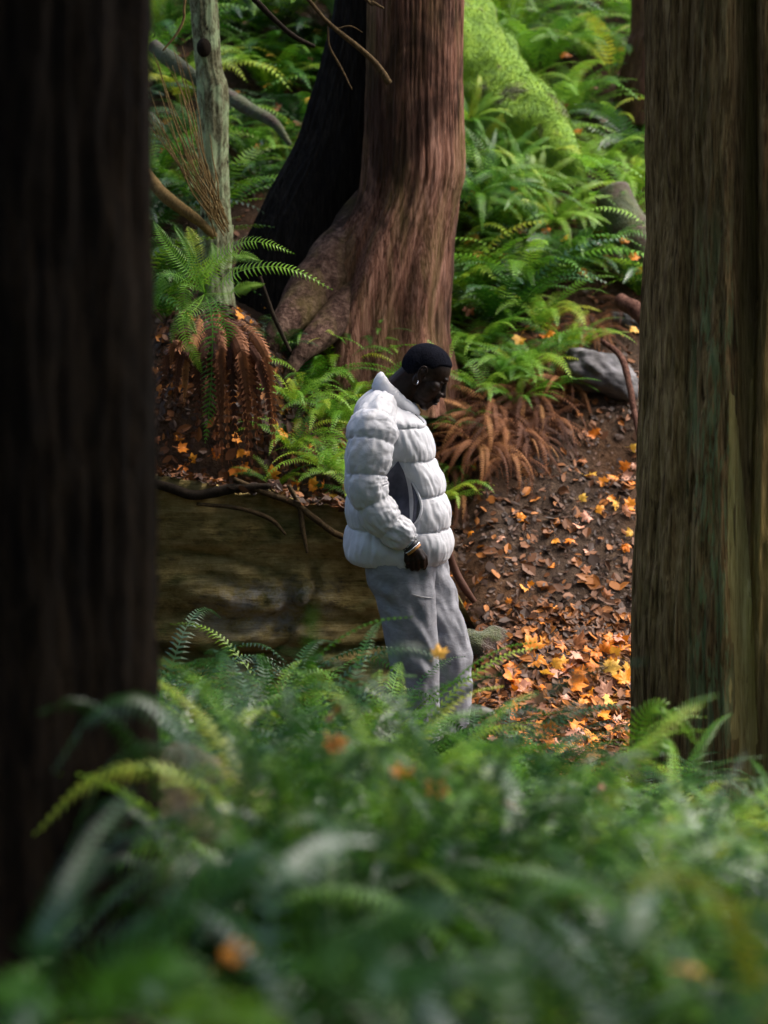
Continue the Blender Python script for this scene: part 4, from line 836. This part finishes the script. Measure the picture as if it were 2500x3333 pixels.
# ------------------------------------------------------------------ the man
man = empty('person', (.1, 0, gh(.1, 0))); S = 1 / 785
tag(man, 'man in white puffer jacket and grey trousers standing with bowed head', 'person')
# jacket torso
TR = [  # back px,py  front px,py  halfwidth  seam?
 (1240, 1262, 1336, 1322, .045, 1), (1222, 1268, 1350, 1340, .095, 0), (1190, 1290, 1362, 1354, .15, 0), (1166, 1322, 1374, 1368, .195, 0), (1153, 1368, 1386, 1384, .21, 1),
 (1143, 1425, 1402, 1436, .215, 0), (1138, 1482, 1412, 1489, .215, 1), (1134, 1545, 1430, 1545, .22, 0), (1134, 1602, 1445, 1601, .22, 1), (1131, 1655, 1455, 1657, .225, 0),
 (1134, 1708, 1462, 1713, .222, 1), (1128, 1765, 1466, 1768, .225, 0), (1126, 1814, 1459, 1816, .215, 1)]
def quilt(rows, seamflags, n, B):
    A = catmull(rows, n); k = len(rows) - 1; seams = [i / k for i, f in enumerate(seamflags) if f]; out = []
    for i in range(n + 1):
        u = i / n
        for a, b in zip(seams, seams[1:]):
            if a <= u <= b + 1e-9: t = (u - a) / (b - a); break
        out.append((A[i], (max(0, 4 * t * (1 - t))) ** .45, seams.index(a)))
    return out
def torso():
    n, ns = 150, 200; V = []
    for (bx, by, fx, fy, w, _), b, k in quilt([r for r in TR], [r[5] for r in TR], n, 0):
        pb, pf = P(bx, by, 0), P(fx, fy, 0); c = (pb + pf) / 2; h = (pf - pb) / 2; L = h.length; hd = h / L
        for j in range(ns):
            a = 2 * math.pi * j / ns; ca, sa = math.cos(a), math.sin(a); e = .82
            qx = math.copysign(abs(ca) ** e, ca); qy = math.copysign(abs(sa) ** e, sa)
            nd = Vector((ca * w, sa * L, 0)); nd.normalize(); nrm = hd * nd.x + Vector((0, nd.y, 0))
            sag = -.012 * abs(sa) + .006 * N3(ca * 2, sa * 2, k * 3.1)
            puck = (1 - b) * .009 * N3(ca * 20, sa * 20, k * 5 + 1) - .004 * b * max(0, 1 - abs(N3(ca * 1.5 + k, sa * 1.5, c.z * 5 + 3 * ca)) / .2) + .008 * b * N3(ca * 2.2 + k, sa * 2.2, c.z * 9) + .005 * b * N3(ca * 7, sa * 7 + k * 2, c.z * 14) + .003 * N3(ca * 15, sa * 15 + k, c.z * 26)
            front = max(0, ca)
            p = c + hd * qx * L + Vector((0, qy * w, 0)) + nrm * (b * (.017 + .002 * front) + puck - .004) + Vector((0, 0, sag * (0 if _ is None else 1)))
            if sa < 0:
                g = math.exp(-((p.x - .065) / .055) ** 2 - ((p.z - 1.11) / .105) ** 2); p.y += .10 * g
            V.append(p)
    # hem: roll under and inside
    last = V[-ns:]; c = sum(last, Vector()) / ns
    for s, dz in ((.99, -.006), (.955, -.012), (.90, -.008), (.86, .02), (.84, .10)):
        V += [c + (p - c) * s + Vector((0, 0, dz - (c.z - p.z) * 0)) for p in last]
    return V, grid_faces(n + 1 + 5, ns, True, True, False)
V, F = torso(); jk = under(man, 'puffer_jacket', mkmesh('puffer_jacket', V, F, JACKET)); jk['label'] = 'white quilted puffer jacket'
bj = bvh_of(jk)
# the zip line down the front edge & sleeve
def sleeve(side):
    rows = [(1268, 1300, .030, .06), (1248, 1316, .062, .10), (1232, 1342, .077, .145), (1219, 1376, .088, .188), (1211, 1408, .093, .215), (1207, 1443, .089, .232), (1198, 1495, .082, .25), (1191, 1545, .076, .258), (1194, 1592, .073, .262), (1214, 1636, .068, .262), (1238, 1678, .066, .26), (1268, 1712, .060, .255), (1304, 1738, .056, .25), (1333, 1760, .040, .243), (1338, 1764, .030, .242)]
    fl = [1, 0, 0, 1, 0, 1, 0, 1, 0, 1, 0, 1, 0, 1, 1]
    q = quilt([(a, b, r, y) for a, b, r, y in rows], fl, 170, 0); ns = 90
    C = [P(r_[0][0], r_[0][1], side * r_[0][3]) for r_ in q]; V = []
    for i, (c, t, u, v) in enumerate(frames(C)):
        (_, _, r, _), b, k = q[i]
        for j in range(ns):
            a = 2 * math.pi * j / ns; d = u * math.cos(a) + v * math.sin(a); ca, sa = math.cos(a), math.sin(a)
            B = .016 if 0 < k < 5 else .011
            if k == 0: B = .0
            inner = max(0, d.x * .7 + .2) * (1 if k in (3, 4) else .3)
            dd = b * B + (1 - b) * .010 * N3(ca * 9, sa * 9, k * 3 + 1) + .011 * b * N3(ca * 1.6, sa * 1.6, k * 2 + i * .03) + .0055 * N3(ca * 4, sa * 4, i * .16) + .0025 * N3(ca * 9, sa * 9, i * .38) + inner * .006 * N3(ca * 2, sa * 2, i * .35)
            V.append(c + d * (r + dd - .003))
    return mkmesh('sleeve', V, grid_faces(len(C), ns, True, True, True), JACKET)
for s in (-1, 1): o = link('sleeve', sleeve(s), jk)
# collar
def collar():
    ns = 120; V = []; prof = [(0, 0, 0), (.22, .012, 0), (.5, .016, 0), (.78, .012, 0), (.95, .004, 0), (1.0, -.006, 0), (.97, -.018, 0), (.7, -.02, 0), (.3, -.018, 0)]
    b0, f0, w0 = P(1212, 1276, 0), P(1358, 1352, 0), .105; b1, f1, w1 = P(1243, 1208, 0), P(1358, 1318, 0), .082
    for t, off, _ in prof:
        b, f, w_ = b0.lerp(b1, t), f0.lerp(f1, t), lerp(w0, w1, t); c = (b + f) / 2; h = (f - b) / 2; L = h.length; hd = h / L
        for j in range(ns):
            a = 2 * math.pi * j / ns; ca, sa = math.cos(a), math.sin(a); nrm = hd * ca + Vector((0, sa, 0))
            V.append(c + hd * ca * L + Vector((0, sa * w_, 0)) + nrm * (off + .004 * N3(ca * 4, sa * 4, t * 3)) + Vector((0, 0, .010 * t * N3(ca * 3, sa * 3, 7) - .012 * abs(sa))))
    return mkmesh('collar', V, grid_faces(len(prof), ns, True), JACKET)
link('collar', collar(), jk)
def on_jacket(px, py, off=.004):
    d = ray(px, py).normalized(); h = bj.ray_cast(CAM, d); return (h[0] if h[0] else P(px, py, -.05)) - d * off
# dark patch painting the shade under the arm, between sleeve and pocket
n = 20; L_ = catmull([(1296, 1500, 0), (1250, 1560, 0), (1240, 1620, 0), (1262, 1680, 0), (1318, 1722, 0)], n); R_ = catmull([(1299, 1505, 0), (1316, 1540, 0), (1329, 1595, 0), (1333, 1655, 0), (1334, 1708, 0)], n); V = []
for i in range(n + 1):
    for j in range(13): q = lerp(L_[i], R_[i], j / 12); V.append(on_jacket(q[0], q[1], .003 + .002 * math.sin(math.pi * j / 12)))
link('underarm_shade', mkmesh('underarm_shade', V, grid_faces(n + 1, 13, False), LINING_SHADE), jk)
# pocket opening with folded welt
pl = [(1340, 1572), (1350, 1600), (1354, 1640), (1350, 1690), (1344, 1704)]; pr = [(1342, 1572), (1362, 1610), (1372, 1650), (1364, 1685), (1348, 1706)]
n = 16; L_ = catmull([(a, b) for a, b in pl], n); R_ = catmull([(a, b) for a, b in pr], n); V = []
for i in range(n + 1):
    for j in range(5): q = lerp(L_[i], R_[i], j / 4); V.append(on_jacket(q[0], q[1], .005 + .002 * math.sin(j)))
link('pocket', mkmesh('pocket', V, grid_faces(n + 1, 5, False), ZIP), jk)
mb = MB(); V, F = tube([on_jacket(a, b, .006) for a, b in pr], [.003, .005, .006, .005, .003], 24, 8); mb.add(V, F)
link('pocket_welt', mb.mesh('pocket_welt', JACKET), jk)
mb = MB(); V, F = tube([on_jacket(a, b, .003) for a, b in pl], [.004, .009, .010, .009, .004], 24, 8); mb.add(V, F)
link('pocket_lining', mb.mesh('pocket_lining', LINING_SHADE), jk)
mb = MB(); V, F = tube([on_jacket(1340, 1338, .002), on_jacket(1352, 1350, .002), on_jacket(1366, 1362, .002), on_jacket(1380, 1376, .002)], [.002, .0025, .0025, .002], 20, 6); mb.add(V, F)
link('zip', mb.mesh('zip', ZIP), jk)

# trousers
def leg_rows(rows, Yc, wd, seed, taper=1.):
    n, ns = 150, 90; A = catmull([(a, b, c) for a, b, c in rows], n); V = []
    for i in range(n + 1):
        py, l, r = A[i]; a_, b_ = P(l, py, Yc), P(r, py, Yc); c = (a_ + b_) / 2; rx = (b_.x - a_.x) / 2; z = c.z
        for j in range(ns):
            a = 2 * math.pi * j / ns; ca, sa = math.cos(a), math.sin(a)
            f1 = .010 * N3(ca * 1.8 + seed, sa * 1.8, z * 3.2) + .010 * N3(ca * 1.4, sa * 1.4 + seed, z * 13 + ca * 2.5) * sstep(z, .25, .6) + .005 * N3(ca * 5, sa * 5 + seed, z * 6)
            fold = (.009 if seed > 3 else .006) * math.sin(z * 44 + 4 * N3(ca * 1.5, sa * 1.5, z * 3) + 3 * ca + seed) * max(0, N3(ca * 1.2, sa * 1.2, z * 4 + seed) + .12) * 3
            e = .9; qx = math.copysign(abs(ca) ** e, ca); qy = math.copysign(abs(sa) ** e, sa)
            V.append((c.x + qx * (rx + .4 * f1 + fold * .5) , Yc + qy * (wd * taper + f1 + fold), z))
    return V, grid_faces(n + 1, ns, True, True, True)
mb = MB()
near = [(1700, 1190, 1440), (1780, 1184, 1430), (1834, 1188, 1414), (1888, 1197, 1414), (1961, 1226, 1418), (2033, 1243, 1423), (2142, 1262, 1430), (2250, 1280, 1431), (2330, 1288, 1433), (2420, 1294, 1434), (2465, 1296, 1436)]
far = [(1700, 1230, 1440), (1780, 1240, 1452), (1834, 1260, 1457), (1907, 1290, 1480), (1997, 1325, 1502), (2087, 1362, 1530), (2178, 1382, 1537), (2257, 1390, 1537), (2330, 1392, 1536), (2420, 1392, 1534), (2465, 1392, 1534)]
V, F = leg_rows(near, -.105, .105, 1); mb.add(V, F); V, F = leg_rows(far, .10, .10, 6); mb.add(V, F)
V, F = sphere_vf(P(1318, 1800, 0), (.15, .19, .14), 40, 24); mb.add(V, F)
tr_ = under(man, 'trousers', mb.mesh('trousers', DENIM)); tr_['label'] = 'loose grey denim trousers'
mb = MB()
btr = bvh_of(tr_)
def on_tr(px, py, off=.003):
    d = ray(px, py).normalized(); h = btr.ray_cast(CAM, d); return (h[0] if h[0] else P(px, py, -.2)) - d * off
V, F = tube([on_tr(a, b) for a, b in ((1340, 1933), (1362, 1940), (1390, 1945), (1412, 1947))], [.001, .002, .002, .001], 20, 6); mb.add(V, F)
o = link('seam_fray', mb.mesh('seam_fray', LIGHTD), tr_)

# body: one continuous surface (head, neck, torso, arms, hands, legs)
TH = R(29); HO = P(1376, 1213, 0)
hf = Vector((math.cos(TH), 0, -math.sin(TH))); hu = Vector((math.sin(TH), 0, math.cos(TH))); hs = Vector((0, 1, 0))
HM = Matrix((hf, hs, hu)).transposed()
def H(f, s, u): return HO + hf * f + hs * s + hu * u
def ell(mb, c, r, M=None, nu=24, nv=16): V, F = sphere_vf(c, r, nu, nv, M); mb.add(V, F)
mb = MB()
he = lambda c, r: ell(mb, H(*c), r, HM, 28, 18)
he((.006, 0, .034), (.098, .078, .086)); he((-.022, 0, .022), (.072, .075, .074)); he((.030, 0, .03), (.074, .068, .072))
he((.044, 0, -.035), (.056, .060, .072)); he((.036, 0, -.070), (.058, .052, .045)); he((.072, 0, -.112), (.024, .026, .022)); he((.040, 0, -.098), (.046, .042, .026))
he((.094, 0, .020), (.017, .042, .013)); he((.062, -.043, -.022), (.030, .020, .020)); he((.062, .043, -.022), (.030, .020, .020))
for s in (-1, 1): he((.083, s * .030, -.001), (.013, .016, .010)); he((.108, s * .014, -.044), (.012, .008, .009)); he((-.008, s * .072, -.03), (.02, .012, .03))
for k in range(8):
    t = k / 7; he((lerp(.101, .121, t ** 1.1), 0, lerp(.005, -.042, t)), (lerp(.010, .012, t), lerp(.008, .011, t), .010))
he((.104, 0, -.058), (.010, .02, .012)); he((.109, 0, -.070), (.0105, .024, .0075)); he((.106, 0, -.086), (.0105, .021, .0085)); he((.088, 0, -.095), (.014, .022, .016))
for s in (-1, 1):     # ears: rim, bowl, lobe
    V, F = tube([H(.006, s * .080, -.006), H(.010, s * .086, .014), H(-.002, s * .092, .028), H(-.016, s * .094, .020), H(-.019, s * .092, .0), H(-.012, s * .087, -.018), H(-.003, s * .082, -.030)], [.004, .0045, .005, .005, .005, .0055, .006], 40, 8); mb.add(V, F)
    he((-.006, s * .080, -.002), (.013, .007, .022)); he((-.003, s * .082, -.028), (.007, .005, .008))
def cap(a, b, ra, rb, n=6): V, F = tube([a, (Vector(a) + Vector(b)) / 2, b], [ra, (ra + rb) / 2, rb], 10, 20); mb.add(V, F); ell(mb, a, (ra,) * 3, None, 16, 10); ell(mb, b, (rb,) * 3, None, 16, 10)
nk0, nk1 = H(-.018, 0, -.025), P(1280, 1310, 0)
cap(nk0, nk1, .060, .058); cap(H(-.03, 0, .0), P(1275, 1285, 0), .050, .06); cap(H(.02, 0, -.08), P(1295, 1318, 0), .03, .04)
cap(P(1255, 1350, -.13), P(1255, 1350, .13), .05, .05); cap(P(1262, 1360, 0), P(1290, 1560, 0), .09, .085); cap(P(1290, 1560, 0), P(1295, 1800, -.03), .085, .12); cap(P(1290, 1560, .02), P(1295, 1800, .03), .09, .12)
for s in (-1, 1):
    sh, elb, wr = P(1240, 1345, s * .17), P(1200, 1600, s * .255), P(1330, 1768, s * .243)
    cap(sh, elb, .055, .042); cap(elb, wr, .040, .0265)
    # hand hanging, fingers curled toward the thigh
    yw = s * .238; hd = Vector((.10, -s * .0, -1)).normalized(); wx = Vector((1, 0, .1)).normalized(); inn = Vector((0, -s, 0))
    w0 = P(1338, 1778, yw); k0 = P(1350, 1822, yw)
    cap(w0 + Vector((-.004, 0, .01)), P(1343, 1795, yw), .026, .025)
    for a_, b_, r1, r2 in ((-.026, -.030, .016, .0145), (-.009, -.010, .0175, .0155), (.010, .011, .0175, .0155), (.026, .030, .016, .0145)):
        cap(P(1343, 1795, yw) + wx * a_ * .7, k0 + wx * b_, r1, r2)
    for i, (off, L, rr) in enumerate(((.031, .043, .0098), (.010, .048, .0102), (-.011, .045, .0098), (-.030, .035, .0088))):
        k = k0 + wx * off + hd * (.004 if i in (1, 2) else 0); p1 = k + hd * L * .72 + inn * L * .30; p2 = p1 + inn * L * .55 + hd * L * .12 - wx * .004; p3 = p2 + inn * L * .12 - hd * L * .45
        cap(k, p1, rr * 1.1, rr); cap(p1, p2, rr, rr * .92); cap(p2, p3, rr * .92, rr * .8)
    t0 = P(1350, 1797, yw) + wx * .020 + inn * .008; t1 = t0 + wx * .018 + hd * .026 + inn * .004; t2 = t1 + hd * .028 + wx * .002 + inn * .010; t3 = t2 + hd * .018 - wx * .008 + inn * .008
    cap(t0, t1, .015, .0125); cap(t1, t2, .0125, .011); cap(t2, t3, .011, .009)
for Yc, hx, kx, ax in ((-.10, (1305, 1840), (1345, 2140), (1366, 2440)), (.10, (1345, 1840), (1450, 2130), (1462, 2440))):
    cap(P(*hx, Yc), P(*kx, Yc), .082, .052); cap(P(*kx, Yc), P(*ax, Yc), .05, .034); a = P(*ax, Yc); cap(a, a + Vector((.10, 0, -.025)), .032, .026)
BODY = remeshed('body', mb, .0036, 2, SKIN)
under(man, 'body', BODY)
# lips slightly lighter
mb = MB(); 
ell(mb, H(.1105, 0, -.0705), (.0095, .021, .0058), HM); ell(mb, H(.1075, 0, -.0855), (.0098, .019, .0068), HM)
o = under(man, 'lips', mb.mesh('lips', LIP)); 
mb = MB()
for s in (-1, 1): ell(mb, H(.092, s * .031, .0025), (.007, .011, .0035), HM)
under(man, 'eyelids', mb.mesh('eyelids', SKIN))
# hair : close cropped cap over the skull, cut at the hairline
V, F = sphere_vf((0, 0, 0), (1, 1, 1), 120, 80); out = []; keep = []
for v in V:
    v = Vector(v); best = 0
    for (c, r) in (((.006, 0, .034), (.098, .078, .086)), ((-.022, 0, .022), (.072, .075, .074)), ((.030, 0, .03), (.074, .068, .072))):
        # ray from (0,0,.03) along v to the ellipsoid
        o_ = Vector((0 - c[0], 0, .03 - c[2])); a = sum((v[i] / r[i]) ** 2 for i in range(3)); b = 2 * sum(v[i] * o_[i] / r[i] ** 2 for i in range(3)); cc = sum((o_[i] / r[i]) ** 2 for i in range(3)) - 1
        D = b * b - 4 * a * cc
        if D > 0: best = max(best, (-b + math.sqrt(D)) / 2 / a)
    rr = best + .0065 + .0012 * N3(v.x * 40, v.y * 40, v.z * 40); q = Vector((0, 0, .03)) + v * rr
    f, s_, u = q
    line = pw(f, [(-.10, -.035), (-.055, -.045), (-.03, -.022), (-.012, .022), (.0, .030), (.030, .030), (.045, .052), (.070, .066), (.088, .070), (.11, .073)]) + .003 * N3(f * 60, s_ * 60, 3)
    keep.append(u > line); fade = sstep(u, line, line + .012); q = Vector((0, 0, .03)) + v * (best - .002 + (rr - best + .002) * fade)
    out.append(H(q.x, q.y, q.z))
F2 = [f for f in F if all(keep[i] for i in f)]
under(man, 'hair', mkmesh('hair', out, F2, HAIR))
# earring, bracelets, ring, boots
mb = MB(); e0 = H(-.002, -.090, -.038)
ell(mb, e0, (.0035,) * 3, None, 12, 8); ell(mb, e0 + Vector((-.002, -.002, -.009)), (.0032, .003, .004), None, 12, 8); ell(mb, e0 + Vector((-.001, -.001, -.0045)), (.0015,) * 3, None, 8, 6)
under(man, 'earring', mb.mesh('earring', SILVER))
ax = (P(1346, 1788, 0) - P(1330, 1768, 0)).normalized(); wc = P(1336, 1775, -.241); u_ = ax.cross(Vector((0, 1, 0))).normalized(); v_ = ax.cross(u_)
def ringpts(c, r, n=40): return [c + u_ * r * math.cos(2 * math.pi * i / n) + v_ * r * math.sin(2 * math.pi * i / n) for i in range(n)]
def band(name, c, r, half, mat):
    V = []; pr_ = [(-half, 0), (-half * .8, .003), (half * .8, .003), (half, 0)]
    for du, dr in pr_: V += [p + ax * du for p in ringpts(c, r + dr, 40)]
    under(man, name, mkmesh(name, V, grid_faces(4, 40, True), mat))
band('leather_bracelet', wc + ax * .002, .0335, .009, ZIP); band('tan_bracelet', wc + ax * .022, .0315, .0045, TAN)
mb = MB()
for p in ringpts(wc + ax * .0135, .0335, 30): ell(mb, p, (.0037,) * 3, None, 8, 6)
under(man, 'bead_bracelet', mb.mesh('bead_bracelet', SILVER))
for Yc, axp in ((-.10, (1366, 2440)), (.10, (1462, 2440))):
    b = P(*axp, Yc); g = gh(b.x, b.y); mb = MB()
    ell(mb, (b.x + .07, Yc, g + .05), (.14, .052, .055)); ell(mb, (b.x - .02, Yc, g + .10), (.062, .052, .11)); ell(mb, (b.x + .06, Yc, g + .014), (.155, .057, .018))
    under(man, 'boot', remeshed('boot', mb, .006, 4, BOOT))
# look-alike ferns told apart by their order from left to right
same = {}
for o in list(bpy.data.objects):
    if o.parent is None and o.get('category') == 'fern': same.setdefault(o['label'], []).append(o)
ORD = {2: ('left one', 'right one'), 3: ('left one', 'middle one', 'right one')}
for lab, os_ in same.items():
    n = len(os_)
    if n < 2: continue
    os_.sort(key=lambda o: proj(o.location)[0])
    names = ORD.get(n) or ['leftmost'] + [('second', 'third', 'fourth', 'fifth', 'sixth', 'seventh')[min(i, 5)] + ' from left' for i in range(n - 2)] + ['rightmost']
    for o, nm in zip(os_, names): o['label'] = lab + ', ' + nm
print('objects', len(bpy.data.objects))
